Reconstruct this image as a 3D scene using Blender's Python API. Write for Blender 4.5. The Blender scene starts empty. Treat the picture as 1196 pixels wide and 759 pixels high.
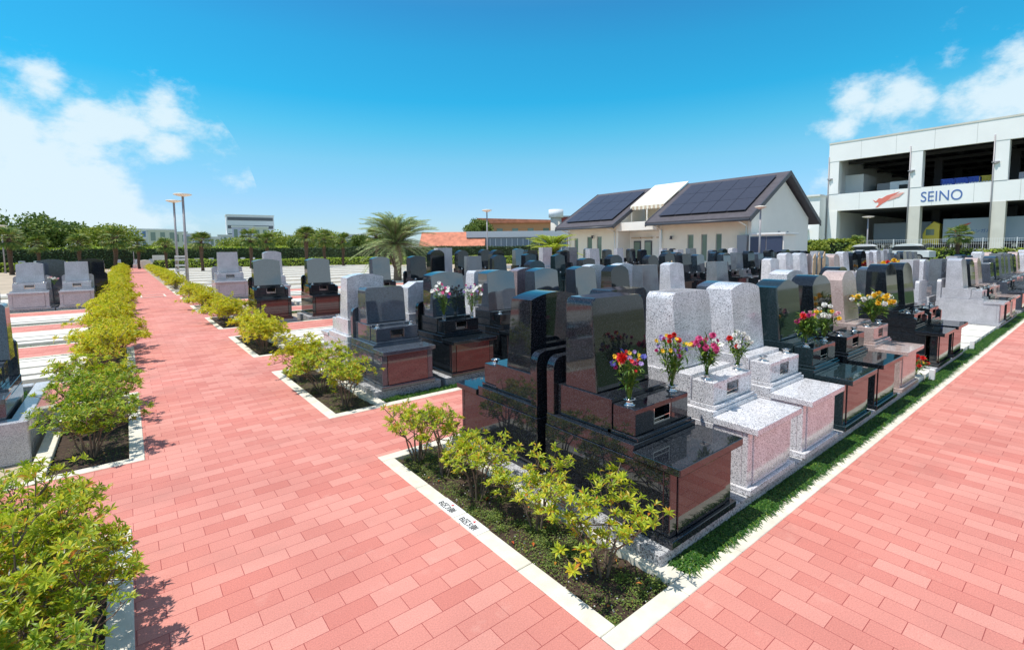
import bpy, bmesh, math, random
from mathutils import Vector, Matrix
PI = math.pi
random.seed(7)
S = bpy.context.scene
C = S.collection

# ---------------------------------------------------------------- camera
f, yaw, th, roll, py = 565.459581, 0.672980819, 0.0783292717, -0.0100932184, 335.671337
F = Vector((math.sin(yaw) * math.cos(th), math.cos(yaw) * math.cos(th), -math.sin(th)))
R = Vector((math.cos(yaw), -math.sin(yaw), 0)); U = R.cross(F)
R, U = math.cos(roll) * R + math.sin(roll) * U, math.cos(roll) * U - math.sin(roll) * R
cam = bpy.data.cameras.new('camera'); camo = bpy.data.objects.new('camera', cam); C.objects.link(camo)
camo.matrix_world = Matrix(((R.x, U.x, -F.x, 0), (R.y, U.y, -F.y, 0), (R.z, U.z, -F.z, 1.9), (0, 0, 0, 1)))
cam.sensor_fit = 'HORIZONTAL'; cam.sensor_width = 36; cam.lens = f / 1196 * 36
cam.shift_y = -(379.5 - py) / 1196
cam.clip_start = .05; cam.clip_end = 5000
S.camera = camo

# ---------------------------------------------------------------- view, sky, sun
S.view_settings.view_transform = 'Standard'; S.view_settings.look = 'None'
S.view_settings.exposure = -0.03; S.view_settings.gamma = 1
EL = math.radians(69)
SUN = Vector((-.94, .30, 0)).normalized() * math.cos(EL) + Vector((0, 0, math.sin(EL)))
sl = bpy.data.lights.new('sun', 'SUN'); sl.energy = 4.8; sl.angle = math.radians(.5); sl.color = (1, .955, .88)
so = bpy.data.objects.new('sun', sl); C.objects.link(so)
so.rotation_euler = (-SUN).to_track_quat('-Z', 'Y').to_euler()

W = bpy.data.worlds.new('World'); S.world = W; W.use_nodes = True
nt = W.node_tree; nt.nodes.clear()
def N(nt, typ, **kw):
    n = nt.nodes.new(typ)
    for k, v in kw.items():
        if k in ('inp',):
            for a, b in v.items(): n.inputs[a].default_value = b
        else: setattr(n, k, v)
    return n
def L(nt, a, b): nt.links.new(a, b)
def ramp(nt, stops, interp='LINEAR'):
    n = nt.nodes.new('ShaderNodeValToRGB'); cr = n.color_ramp; cr.interpolation = interp
    while len(cr.elements) > 1: cr.elements.remove(cr.elements[-1])
    cr.elements[0].position = stops[0][0]; cr.elements[0].color = (*stops[0][1], 1)
    for p, c in stops[1:]:
        e = cr.elements.new(p); e.color = (*c, 1)
    return n
sky = N(nt, 'ShaderNodeTexSky', sky_type='NISHITA', sun_disc=False)
sky.sun_elevation = EL; sky.sun_rotation = math.atan2(SUN.x, SUN.y)
sky.air_density = 1.0; sky.dust_density = .3; sky.ozone_density = 2.5; sky.altitude = 0
tc = N(nt, 'ShaderNodeTexCoord')
sep = N(nt, 'ShaderNodeSeparateXYZ'); L(nt, tc.outputs['Generated'], sep.inputs[0])
tint = ramp(nt, [(0, (.80, .98, 1.32)), (.09, (.82, 1.10, 1.34)), (.172, (.72, 1.34, 1.36)), (.228, (.42, 1.42, 1.43)), (.281, (.18, 1.38, 1.51)), (.364, (.20, 1.37, 1.54)), (.427, (.25, 1.21, 1.47)), (.6, (.9, 1.15, 1.25)), (1, (1.3, 1.3, 1.25))])
L(nt, sep.outputs['Z'], tint.inputs[0])
mul = N(nt, 'ShaderNodeMix', data_type='RGBA', blend_type='MULTIPLY'); mul.inputs[0].default_value = 1
L(nt, sky.outputs[0], mul.inputs[6]); L(nt, tint.outputs[0], mul.inputs[7])
# clouds: a few banks, each a direction on the sky with its own spread, broken up by noise
def skydir(x, y):
    d = F + R * (x - 598) / f - U * (y - py) / f
    return d.normalized()
noi = N(nt, 'ShaderNodeTexNoise', noise_dimensions='3D'); noi.inputs['Scale'].default_value = 8; noi.inputs['Detail'].default_value = 9; noi.inputs['Roughness'].default_value = .62
mapn = N(nt, 'ShaderNodeMapping'); mapn.inputs['Scale'].default_value = (1, 1, 1.5); mapn.inputs['Location'].default_value = (3.1, .7, .2)
L(nt, tc.outputs['Generated'], mapn.inputs[0]); L(nt, mapn.outputs[0], noi.inputs['Vector'])
BANKS = [((-0.626, 0.768, 0.138), .21, 1.0), ((-0.572, .79, .07), .30, 1.0)]
banks = [(skydir(8, 150), .060, .95), (skydir(-40, 225), .17, 1.15), (skydir(15, 215), .11, 1.1), (skydir(100, 236), .12, 1.15), (skydir(40, 262), .21, 1.05), (skydir(165, 268), .06, .9),
         (skydir(112, 142), .060, .85), (skydir(150, 138), .055, .80), (skydir(186, 130), .055, .90), (skydir(196, 172), .045, .75), (skydir(50, 90), .040, .68),
         (skydir(1005, 118), .055, .82), (skydir(1050, 118), .065, .90), (skydir(988, 148), .040, .75), (skydir(1160, 122), .075, 1.0), (skydir(1215, 112), .11, 1.05), (skydir(1112, 70), .032, .66), (skydir(1192, 68), .03, .75),
         (skydir(960, 215), .035, .7), (Vector((-.97, .1, .22)).normalized(), .40, 1.0), (Vector((.1, -.2, 1)).normalized(), .40, 1.0), (Vector((-.5, -.85, .2)).normalized(), .45, 1.05), (Vector((.25, -.95, .22)).normalized(), .50, 1.1), (Vector((.8, -.6, .2)).normalized(), .45, 1.05)]  # overhead and rear banks are out of view, added to whiten stone reflections
acc = None
for d, rad, amp in banks:
    dist = N(nt, 'ShaderNodeVectorMath', operation='DISTANCE'); dist.inputs[1].default_value = d
    L(nt, tc.outputs['Generated'], dist.inputs[0])
    mr = N(nt, 'ShaderNodeMapRange', interpolation_type='SMOOTHSTEP')
    mr.inputs[1].default_value = 0; mr.inputs[2].default_value = rad * 1.45; mr.inputs[3].default_value = amp; mr.inputs[4].default_value = 0
    L(nt, dist.outputs['Value'], mr.inputs[0])
    if acc is None: acc = mr.outputs[0]
    else:
        m = N(nt, 'ShaderNodeMath', operation='MAXIMUM'); L(nt, acc, m.inputs[0]); L(nt, mr.outputs[0], m.inputs[1]); acc = m.outputs[0]
n2 = N(nt, 'ShaderNodeMapRange'); n2.inputs[1].default_value = .3; n2.inputs[2].default_value = .7; n2.inputs[3].default_value = -.66; n2.inputs[4].default_value = .58
L(nt, noi.outputs[0], n2.inputs[0])
add = N(nt, 'ShaderNodeMath', operation='ADD'); L(nt, acc, add.inputs[0]); L(nt, n2.outputs[0], add.inputs[1])
cm = N(nt, 'ShaderNodeMapRange', interpolation_type='SMOOTHSTEP'); cm.inputs[1].default_value = .22; cm.inputs[2].default_value = .95; cm.inputs[3].default_value = 0; cm.inputs[4].default_value = .93
L(nt, add.outputs[0], cm.inputs[0])
gate = N(nt, 'ShaderNodeMath', operation='GREATER_THAN'); gate.inputs[1].default_value = .0001; L(nt, acc, gate.inputs[0])
cmg = N(nt, 'ShaderNodeMath', operation='MULTIPLY'); L(nt, cm.outputs[0], cmg.inputs[0]); L(nt, gate.outputs[0], cmg.inputs[1])
mix = N(nt, 'ShaderNodeMix', data_type='RGBA'); L(nt, cmg.outputs[0], mix.inputs[0]); L(nt, mul.outputs[2], mix.inputs[6])
mix.inputs[7].default_value = (6.6, 7.9, 8.6, 1)
bg = N(nt, 'ShaderNodeBackground'); bg.inputs[1].default_value = .119
L(nt, mix.outputs[2], bg.inputs[0])
wo = N(nt, 'ShaderNodeOutputWorld'); L(nt, bg.outputs[0], wo.inputs[0])

# ---------------------------------------------------------------- materials
def mat(name, col, rough=.6, metal=0, ior=1.5, spec=None, noise=0, nscale=8, bump=0, bscale=60, emit=None, trans=0, alpha=None):
    m = bpy.data.materials.new(name); m.use_nodes = True; t = m.node_tree; b = t.nodes['Principled BSDF']
    b.inputs['Base Color'].default_value = (*col, 1); b.inputs['Roughness'].default_value = rough
    b.inputs['Metallic'].default_value = metal; b.inputs['IOR'].default_value = ior
    if spec is not None: b.inputs['Specular IOR Level'].default_value = spec
    if trans: b.inputs['Transmission Weight'].default_value = trans
    tcn = N(t, 'ShaderNodeTexCoord')
    if noise:
        no = N(t, 'ShaderNodeTexNoise'); no.inputs['Scale'].default_value = nscale; no.inputs['Detail'].default_value = 6
        L(t, tcn.outputs['Object'], no.inputs['Vector'])
        mr = N(t, 'ShaderNodeMapRange'); mr.inputs[1].default_value = .3; mr.inputs[2].default_value = .7; mr.inputs[3].default_value = 1 - noise; mr.inputs[4].default_value = 1 + noise
        L(t, no.outputs[0], mr.inputs[0])
        hs = N(t, 'ShaderNodeHueSaturation'); hs.inputs['Color'].default_value = (*col, 1); L(t, mr.outputs[0], hs.inputs['Value'])
        L(t, hs.outputs[0], b.inputs['Base Color'])
    if bump:
        no2 = N(t, 'ShaderNodeTexNoise'); no2.inputs['Scale'].default_value = bscale; no2.inputs['Detail'].default_value = 4
        L(t, tcn.outputs['Object'], no2.inputs['Vector'])
        bp = N(t, 'ShaderNodeBump'); bp.inputs['Strength'].default_value = bump; bp.inputs['Distance'].default_value = .01
        L(t, no2.outputs[0], bp.inputs['Height']); L(t, bp.outputs[0], b.inputs['Normal'])
    return m

def granite(name, base, speck, amt, scale=170, rough=.06, ior=1.75, mid=None):
    m = bpy.data.materials.new(name); m.use_nodes = True; t = m.node_tree; b = t.nodes['Principled BSDF']
    tcn = N(t, 'ShaderNodeTexCoord')
    vo = N(t, 'ShaderNodeTexVoronoi'); vo.inputs['Scale'].default_value = scale; vo.inputs['Randomness'].default_value = 1
    L(t, tcn.outputs['Object'], vo.inputs['Vector'])
    sp = N(t, 'ShaderNodeSeparateColor'); L(t, vo.outputs['Color'], sp.inputs[0])
    mid = mid or tuple(.6 * a + .4 * c for a, c in zip(base, speck))
    rp = ramp(t, [(0, speck), (amt * .6, speck), (amt, mid), (amt * 1.8 if amt < .5 else .95, base), (1, tuple(min(1, x * 1.12) for x in base))], 'LINEAR')
    L(t, sp.outputs[0], rp.inputs[0])
    no = N(t, 'ShaderNodeTexNoise'); no.inputs['Scale'].default_value = 5; no.inputs['Detail'].default_value = 5
    L(t, tcn.outputs['Object'], no.inputs['Vector'])
    mr = N(t, 'ShaderNodeMapRange'); mr.inputs[1].default_value = .3; mr.inputs[2].default_value = .7; mr.inputs[3].default_value = .88; mr.inputs[4].default_value = 1.1
    L(t, no.outputs[0], mr.inputs[0])
    hs = N(t, 'ShaderNodeHueSaturation'); L(t, rp.outputs[0], hs.inputs['Color']); L(t, mr.outputs[0], hs.inputs['Value'])
    L(t, hs.outputs[0], b.inputs['Base Color'])
    rr = N(t, 'ShaderNodeMapRange'); rr.inputs[1].default_value = .3; rr.inputs[2].default_value = .75; rr.inputs[3].default_value = rough * .7; rr.inputs[4].default_value = rough * 1.7
    L(t, no.outputs[0], rr.inputs[0]); L(t, rr.outputs[0], b.inputs['Roughness'])
    b.inputs['IOR'].default_value = ior
    return m

G = {
 'black':   granite('black_granite', (.006, .009, .012), (.04, .05, .06), .10, 240, .035, 1.62),
 'galaxy':  granite('black_flecked_granite', (.008, .010, .014), (.055, .062, .075), .14, 300, .035, 1.6),
 'green':   granite('dark_green_granite', (.010, .022, .025), (.04, .06, .07), .2, 230, .04, 1.6),
 'blue':    granite('blue_grey_granite', (.085, .105, .135), (.03, .035, .045), .35, 240, .04, 1.7),
 'slate':   granite('slate_grey_granite', (.16, .185, .215), (.07, .08, .09), .3, 260, .08, 1.7),
 'white':   granite('white_speckled_granite', (.72, .71, .73), (.13, .13, .15), .20, 215, .07, 1.6, (.42, .42, .44)),
 'light':   granite('light_grey_granite', (.52, .52, .55), (.26, .26, .29), .3, 260, .12, 1.55),
 'pink':    granite('pink_granite', (.56, .44, .40), (.30, .21, .19), .3, 230, .07, 1.6),
 'mauve':   granite('mauve_granite', (.30, .235, .25), (.14, .09, .10), .35, 180, .07, 1.6),
 'burg':    granite('burgundy_granite', (.095, .022, .022), (.03, .01, .012), .35, 200, .035, 1.6),
 'burgs':   granite('speckled_burgundy_granite', (.13, .055, .06), (.05, .02, .025), .35, 170, .05, 1.75),
 'mirror': granite('mirror_dark_granite', (.016, .026, .038), (.05, .06, .075), .2, 250, .03, 2.35),
 'rough':   granite('rough_grey_granite', (.42, .42, .43), (.10, .10, .11), .3, 130, .55, 1.5),
}
steel = mat('polished_steel', (.75, .72, .68), .12, 1)
dark = mat('dark_cavity', (.01, .01, .012), .5)
glass = mat('vase_glass', (.9, .93, .93), .03, 0, 1.45, trans=.85)
concrete = mat('pale_kerb_concrete', (.69, .645, .54), .8, noise=.13, nscale=9, bump=.12, bscale=180)
plotcon = mat('plot_concrete', (.74, .71, .64), .85, noise=.10, nscale=4, bump=.1, bscale=120)
plate_m = mat('white_tile', (.80, .80, .80), .25)
ink = mat('black_ink', (.02, .02, .025), .5)
redink = mat('red_ink', (.6, .02, .02), .5)
M = {}

def brick_mat(name, rot):
    m = bpy.data.materials.new(name); m.use_nodes = True; t = m.node_tree; b = t.nodes['Principled BSDF']
    tcn = N(t, 'ShaderNodeTexCoord'); mp = N(t, 'ShaderNodeMapping'); mp.inputs['Rotation'].default_value = (0, 0, rot)
    mp.inputs['Location'].default_value = (.06, -.01, 0)
    L(t, tcn.outputs['Object'], mp.inputs[0])
    br = N(t, 'ShaderNodeTexBrick'); br.offset = .5; br.squash = 1
    br.inputs['Scale'].default_value = 1; br.inputs['Brick Width'].default_value = .2535; br.inputs['Row Height'].default_value = .1245
    br.inputs['Mortar Size'].default_value = .0017; br.inputs['Mortar Smooth'].default_value = .1; br.inputs['Bias'].default_value = 0
    br.inputs['Color1'].default_value = (.56, .190, .152, 1); br.inputs['Color2'].default_value = (.66, .285, .232, 1); br.inputs['Mortar'].default_value = (.30, .05, .045, 1)
    L(t, mp.outputs[0], br.inputs['Vector'])
    no = N(t, 'ShaderNodeTexNoise'); no.inputs['Scale'].default_value = 130; no.inputs['Detail'].default_value = 5; no.inputs['Roughness'].default_value = .75; L(t, tcn.outputs['Object'], no.inputs['Vector'])
    no3 = N(t, 'ShaderNodeTexNoise'); no3.inputs['Scale'].default_value = .9; no3.inputs['Detail'].default_value = 7; L(t, tcn.outputs['Object'], no3.inputs['Vector'])
    a = N(t, 'ShaderNodeMapRange'); a.inputs[1].default_value = .3; a.inputs[2].default_value = .7; a.inputs[3].default_value = .76; a.inputs[4].default_value = 1.22; L(t, no.outputs[0], a.inputs[0])
    c = N(t, 'ShaderNodeMapRange'); c.inputs[1].default_value = .3; c.inputs[2].default_value = .7; c.inputs[3].default_value = .88; c.inputs[4].default_value = 1.10; L(t, no3.outputs[0], c.inputs[0])
    mu = N(t, 'ShaderNodeMath', operation='MULTIPLY'); L(t, a.outputs[0], mu.inputs[0]); L(t, c.outputs[0], mu.inputs[1])
    hs = N(t, 'ShaderNodeHueSaturation'); L(t, br.outputs[0], hs.inputs['Color']); L(t, mu.outputs[0], hs.inputs['Value'])
    # pale salt bloom and small stains
    no4 = N(t, 'ShaderNodeTexNoise'); no4.inputs['Scale'].default_value = 5; no4.inputs['Detail'].default_value = 8; no4.inputs['Roughness'].default_value = .7; L(t, tcn.outputs['Object'], no4.inputs['Vector'])
    st = N(t, 'ShaderNodeMapRange'); st.inputs[1].default_value = .58; st.inputs[2].default_value = .75; st.inputs[3].default_value = 0; st.inputs[4].default_value = .35; L(t, no4.outputs[0], st.inputs[0])
    mx = N(t, 'ShaderNodeMix', data_type='RGBA'); L(t, st.outputs[0], mx.inputs[0]); L(t, hs.outputs[0], mx.inputs[6]); mx.inputs[7].default_value = (.70, .40, .33, 1)
    no5 = N(t, 'ShaderNodeTexNoise'); no5.inputs['Scale'].default_value = 38; no5.inputs['Detail'].default_value = 5; no5.inputs['Roughness'].default_value = .75; L(t, tcn.outputs['Object'], no5.inputs['Vector'])
    pit = N(t, 'ShaderNodeMapRange'); pit.inputs[1].default_value = .67; pit.inputs[2].default_value = .73; pit.inputs[3].default_value = 0; pit.inputs[4].default_value = .45; L(t, no5.outputs[0], pit.inputs[0])
    mp2 = N(t, 'ShaderNodeMix', data_type='RGBA'); L(t, pit.outputs[0], mp2.inputs[0]); L(t, mx.outputs[2], mp2.inputs[6]); mp2.inputs[7].default_value = (.40, .13, .11, 1)
    no6 = N(t, 'ShaderNodeTexNoise'); no6.inputs['Scale'].default_value = 1.7; no6.inputs['Detail'].default_value = 6; L(t, tcn.outputs['Object'], no6.inputs['Vector'])
    gr = N(t, 'ShaderNodeMapRange'); gr.inputs[1].default_value = .56; gr.inputs[2].default_value = .72; gr.inputs[3].default_value = 0; gr.inputs[4].default_value = .34; L(t, no6.outputs[0], gr.inputs[0])
    mp3 = N(t, 'ShaderNodeMix', data_type='RGBA'); L(t, gr.outputs[0], mp3.inputs[0]); L(t, mp2.outputs[2], mp3.inputs[6]); mp3.inputs[7].default_value = (.38, .17, .14, 1)
    L(t, mp3.outputs[2], b.inputs['Base Color']); b.inputs['Roughness'].default_value = .88
    bp = N(t, 'ShaderNodeBump'); bp.inputs['Strength'].default_value = .35; bp.inputs['Distance'].default_value = .004
    ad = N(t, 'ShaderNodeMath', operation='MULTIPLY_ADD'); ad.inputs[1].default_value = -2.2; L(t, br.outputs['Fac'], ad.inputs[0]); L(t, no.outputs[0], ad.inputs[2])
    L(t, ad.outputs[0], bp.inputs['Height']); L(t, bp.outputs[0], b.inputs['Normal'])
    return m
brick_x = brick_mat('red_pavers_crosswise', 0); brick_y = brick_mat('red_pavers_lengthwise', PI / 2)

def leaf_mat(name, stops, rough=.45, transl=.35):
    m = bpy.data.materials.new(name); m.use_nodes = True; t = m.node_tree; b = t.nodes['Principled BSDF']
    gi = N(t, 'ShaderNodeNewGeometry'); rp = ramp(t, stops); L(t, gi.outputs['Random Per Island'], rp.inputs[0])
    L(t, rp.outputs[0], b.inputs['Base Color']); b.inputs['Roughness'].default_value = rough
    tr = N(t, 'ShaderNodeBsdfTranslucent'); hs = N(t, 'ShaderNodeHueSaturation'); hs.inputs['Value'].default_value = 1.5; L(t, rp.outputs[0], hs.inputs['Color']); L(t, hs.outputs[0], tr.inputs[0])
    ms = N(t, 'ShaderNodeMixShader'); ms.inputs[0].default_value = transl
    L(t, b.outputs[0], ms.inputs[1]); L(t, tr.outputs[0], ms.inputs[2])
    L(t, ms.outputs[0], t.nodes['Material Output'].inputs[0]); return m
azalea = leaf_mat('azalea_leaves', [(0, (.16, .26, .015)), (.3, (.30, .40, .02)), (.6, (.44, .50, .025)), (.84, (.58, .57, .03)), (.93, (.55, .40, .04)), (1, (.55, .20, .03))])
azalea_y = leaf_mat('yellow_azalea_leaves', [(0, (.26, .33, .015)), (.35, (.45, .47, .015)), (.7, (.62, .58, .02)), (.9, (.68, .58, .03)), (1, (.60, .30, .05))])
azalea_g = leaf_mat('green_azalea_leaves', [(0, (.10, .20, .012)), (.4, (.22, .34, .02)), (.75, (.38, .46, .03)), (.93, (.52, .52, .04)), (1, (.50, .25, .03))])
bark = mat('grey_brown_bark', (.16, .115, .08), .85, noise=.3, nscale=30, bump=.4, bscale=60)
grass_m = leaf_mat('mondo_grass', [(0, (.02, .075, .010)), (.5, (.042, .13, .016)), (.85, (.085, .20, .025)), (1, (.20, .28, .04))], .4, .25)
cover_m = leaf_mat('groundcover_leaves', [(0, (.05, .09, .015)), (.5, (.12, .18, .025)), (.9, (.22, .29, .04)), (.985, (.26, .22, .05)), (1, (.34, .12, .03))], .6, .2)
soil = mat('dark_soil', (.055, .034, .022), .95, noise=.45, nscale=25, bump=.9, bscale=70)
tree_g = leaf_mat('tree_leaves', [(0, (.05, .10, .015)), (.5, (.12, .19, .03)), (1, (.24, .29, .05))], .6, .2)
tree_y = leaf_mat('light_tree_leaves', [(0, (.12, .18, .02)), (.5, (.24, .30, .03)), (1, (.38, .40, .06))], .6, .25)
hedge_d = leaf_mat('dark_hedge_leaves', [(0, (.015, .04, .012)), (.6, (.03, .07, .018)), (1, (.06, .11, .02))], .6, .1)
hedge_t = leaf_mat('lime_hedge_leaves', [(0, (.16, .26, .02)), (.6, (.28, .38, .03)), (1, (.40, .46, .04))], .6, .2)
palm_g = leaf_mat('palm_leaves', [(0, (.14, .22, .07)), (.5, (.30, .40, .15)), (1, (.52, .58, .32))], .45, .25)
palm_y = leaf_mat('yellow_palm_leaves', [(0, (.20, .30, .02)), (.5, (.38, .48, .04)), (1, (.58, .62, .10))], .45, .3)
palm_f = leaf_mat('fan_palm_leaves', [(0, (.05, .10, .015)), (.5, (.12, .20, .03)), (.85, (.24, .30, .05)), (1, (.34, .26, .08))], .5, .2)
palm_bark = mat('dark_palm_bark', (.09, .055, .035), .9, noise=.4, nscale=14, bump=.6, bscale=30)
red_tree = leaf_mat('russet_tree_leaves', [(0, (.16, .07, .03)), (.5, (.28, .14, .05)), (1, (.22, .22, .05))], .6, .2)

# ---------------------------------------------------------------- mesh helpers
def link(name, me, m=None, parent=None):
    o = bpy.data.objects.new(name, me); C.objects.link(o)
    if m is not None:
        for mm in (m if isinstance(m, (list, tuple)) else [m]): me.materials.append(mm)
    if parent is not None: o.parent = parent
    return o
def raw(name, V, Fc, m=None, parent=None, smooth=False):
    me = bpy.data.meshes.new(name); me.from_pydata(V, [], Fc); me.update()
    if smooth: me.polygons.foreach_set('use_smooth', [True] * len(me.polygons))
    return link(name, me, m, parent)
class MB:
    def __init__(s): s.bm = bmesh.new()
    def box(s, x0, x1, y0, y1, z0, z1, bev=0, seg=1):
        vs = [s.bm.verts.new((x, y, z)) for z in (z0, z1) for y in (y0, y1) for x in (x0, x1)]
        fs = [s.bm.faces.new([vs[i] for i in q]) for q in ((0, 2, 3, 1), (4, 5, 7, 6), (0, 1, 5, 4), (2, 6, 7, 3), (0, 4, 6, 2), (1, 3, 7, 5))]
        if bev:
            es = list({e for q in fs for e in q.edges})
            bmesh.ops.bevel(s.bm, geom=es, offset=bev, segments=seg, affect='EDGES', profile=.5)
        return s
    def prism(s, pts, y0, y1, bev=0, yf=None, taper=None, seg=1):
        """pts: outline in (x,z); extruded along y. yf(z) gives the front y"""
        zmin = min(p[1] for p in pts)
        def tx(x, z): return x * (1 - (taper or 0) * (z - zmin))
        fr = [s.bm.verts.new((tx(x, z), (yf(z) if yf else y0), z)) for x, z in pts]
        bk = [s.bm.verts.new((tx(x, z), y1, z)) for x, z in pts]
        n = len(pts); a = s.bm.faces.new(fr); b = s.bm.faces.new(bk[::-1])
        for i in range(n):
            j = (i + 1) % n; s.bm.faces.new([fr[j], fr[i], bk[i], bk[j]])
        if bev:
            es = list(a.edges) + list(b.edges)
            bmesh.ops.bevel(s.bm, geom=es, offset=bev, segments=seg, affect='EDGES', profile=.5)
        return s
    def cyl(s, c0, c1, r0, r1=None, n=12, cap=True):
        r1 = r0 if r1 is None else r1; a = Vector(c0); b = Vector(c1); d = (b - a).normalized()
        u = d.orthogonal().normalized(); w = d.cross(u)
        A = [s.bm.verts.new(a + (u * math.cos(t) + w * math.sin(t)) * r0) for t in [2 * PI * i / n for i in range(n)]]
        B = [s.bm.verts.new(b + (u * math.cos(t) + w * math.sin(t)) * r1) for t in [2 * PI * i / n for i in range(n)]]
        for i in range(n):
            q = s.bm.faces.new([A[i], A[(i + 1) % n], B[(i + 1) % n], B[i]]); q.smooth = True
        if cap: s.bm.faces.new(A[::-1]); s.bm.faces.new(B)
        return s
    def lathe(s, prof, n=16, c=(0, 0, 0)):
        rings = []
        for r, z in prof: rings.append([s.bm.verts.new((c[0] + r * math.cos(2 * PI * i / n), c[1] + r * math.sin(2 * PI * i / n), c[2] + z)) for i in range(n)])
        for a, b in zip(rings, rings[1:]):
            for i in range(n):
                q = s.bm.faces.new([a[i], a[(i + 1) % n], b[(i + 1) % n], b[i]]); q.smooth = True
        s.bm.faces.new(rings[0][::-1]); s.bm.faces.new(rings[-1]); return s
    def quad(s, *p): s.bm.faces.new([s.bm.verts.new(q) for q in p]); return s
    def build(s, name, m, parent=None):
        bmesh.ops.recalc_face_normals(s.bm, faces=s.bm.faces)
        me = bpy.data.meshes.new(name); s.bm.to_mesh(me); s.bm.free(); return link(name, me, m, parent)
def struct(o): o['kind'] = 'structure'; return o
def tag(o, label, cat, group=None, kind=None):
    if label: o['label'] = label
    if cat: o['category'] = cat
    if group: o['group'] = group
    if kind: o['kind'] = kind
    return o
def thing(name, label, cat, loc=(0, 0, 0), rz=0, group=None):
    o = bpy.data.objects.new(name, None); C.objects.link(o); o.location = loc; o.rotation_euler = (0, 0, rz); o.empty_display_size = .2
    return tag(o, label, cat, group)
KIDS = {}
def kids(o):
    if o.name not in KIDS: KIDS[o.name] = [c for c in bpy.data.objects if c.parent == o]
    return KIDS[o.name]
def dup(o, parent=None):
    c = o.copy(); C.objects.link(c)
    if parent is not None: c.parent = parent
    for ch in kids(o): dup(ch, c)
    return c

# ---------------------------------------------------------------- ground, paving, kerbs
XL, XR = .042, 1.714          # main path edges
YA, LB, K = 1.368, 2.798, 4.139
earth = mat('sandy_ground', (.46, .37, .27), .95, noise=.18, nscale=.6, bump=.3, bscale=30)
m = MB()
m.quad((-900, -600, -.30), (1500, -600, -.30), (1500, 1500, -.30), (-900, 1500, -.30))
struct(m.build('ground', mat('distant_ground', (.20, .22, .12), .95, noise=.25, nscale=.05)))
XE, XW, YE = 30.5, -26.0, 88
m = MB(); m.quad((XW, -8, -.07), (XE + 24, -8, -.07), (XE + 24, YE, -.07), (XW, YE, -.07))
struct(m.build('plot_ground', earth))
struct(MB().quad((XL, -8, 0), (XR, -8, 0), (XR, 80, 0), (XL, 80, 0)).build('main_path', brick_x))
struct(MB().quad((XR, -1.3, 0), (46, -1.3, 0), (46, YA, 0), (XR, YA, 0)).build('right_path', brick_y))
struct(MB().quad((XR, -8, -.01), (46, -8, -.01), (46, -1.42, -.01), (XR, -1.42, -.01)).build('grass_ground', mat('lawn', (.05, .10, .02), .9, noise=.4, nscale=12, bump=.5, bscale=60)))
struct(MB().box(XR, 46, -1.418, -1.302, -.1, .01).build('kerb', concrete))
for k in range(6):
    y0 = YA + LB + K * k; y1 = YA + K * (k + 1)
    struct(MB().quad((XR, y0, 0), (XE, y0, 0), (XE, y1, 0), (XR, y1, 0)).build('cross_path', brick_x))
    struct(MB().quad((XW, y0, 0), (XL, y0, 0), (XL, y1, 0), (XW, y1, 0)).build('cross_path', brick_x))
struct(MB().quad((XW, -8, 0), (XL, -8, 0), (XL, YA, 0), (XW, YA, 0)).build('cross_path', brick_x))

struct(MB().quad((XL - .11, YA, 0), (XL, YA, 0), (XL, YA + LB, 0), (XL - .11, YA + LB, 0)).build('main_path', brick_x))
def kerb_line(m, x0, x1, y0, y1, h=.006, step=.6):
    """a run of kerb stones, each stone butted to the next with a 2 mm joint"""
    if abs(x1 - x0) > abs(y1 - y0):
        n = max(1, round((x1 - x0) / step)); w = (x1 - x0) / n
        for i in range(n): m.box(x0 + i * w + .0022, x0 + (i + 1) * w - .0022, y0, y1, -.12, h, .004)
    else:
        n = max(1, round((y1 - y0) / step)); w = (y1 - y0) / n
        for i in range(n): m.box(x0, x1, y0 + i * w + .0022, y0 + (i + 1) * w - .0022, -.12, h, .004)
KW = .115
BX0, BX1 = XR + KW, 2.33      # soil bed on the right of the main path
def bedsoil(x0, x1, y0, y1, seed, z=-.035):
    rnd = random.Random(seed); nx = max(2, int((x1 - x0) / .035)); ny = max(2, int((y1 - y0) / .035)); V = []; Fc = []
    for j in range(ny + 1):
        for i in range(nx + 1):
            x = x0 + (x1 - x0) * i / nx; y = y0 + (y1 - y0) * j / ny
            V.append((x, y, z + .012 * math.sin(x * 9 + seed) * math.sin(y * 7 + seed) + rnd.uniform(-.008, .010)))
    for j in range(ny):
        for i in range(nx):
            a = j * (nx + 1) + i; Fc.append((a, a + 1, a + nx + 2, a + nx + 1))
    return struct(raw('planting_soil', V, Fc, soil, smooth=True))
for k in range(8):
    y0 = YA + K * k; y1 = y0 + LB; st = .6 if k < 3 else 1.4
    m = MB()
    kerb_line(m, XR, XR + KW, y0 + KW, y1 - KW, step=st)            # along the main path
    kerb_line(m, XR, XE if k else 46, y0, y0 + KW, step=st)          # front
    kerb_line(m, XR, XE, y1 - KW, y1, step=st)                       # back
    kerb_line(m, BX1, BX1 + .12, y0 + KW, y1 - KW, .012, step=st)    # between bed and plots
    struct(m.build('kerb', concrete))
    m = MB()
    dx = .11 if k == 0 else 0
    kerb_line(m, XL - KW - dx, XL - dx, y0 + KW, y1 - KW, step=st)
    kerb_line(m, XW, XL - dx, y0, y0 + KW, step=st)
    kerb_line(m, XW, XL - dx, y1 - KW, y1, step=st)
    kerb_line(m, -.76, -.64, y0 + KW, y1 - KW, .012, step=st)
    struct(m.build('kerb', concrete))
    if k < 4:
        bedsoil(BX0, BX1, y0 + KW, y1 - KW, k + 1)
        bedsoil(-.64, XL - KW - dx, y0 + KW, y1 - KW, k + 11)
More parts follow.
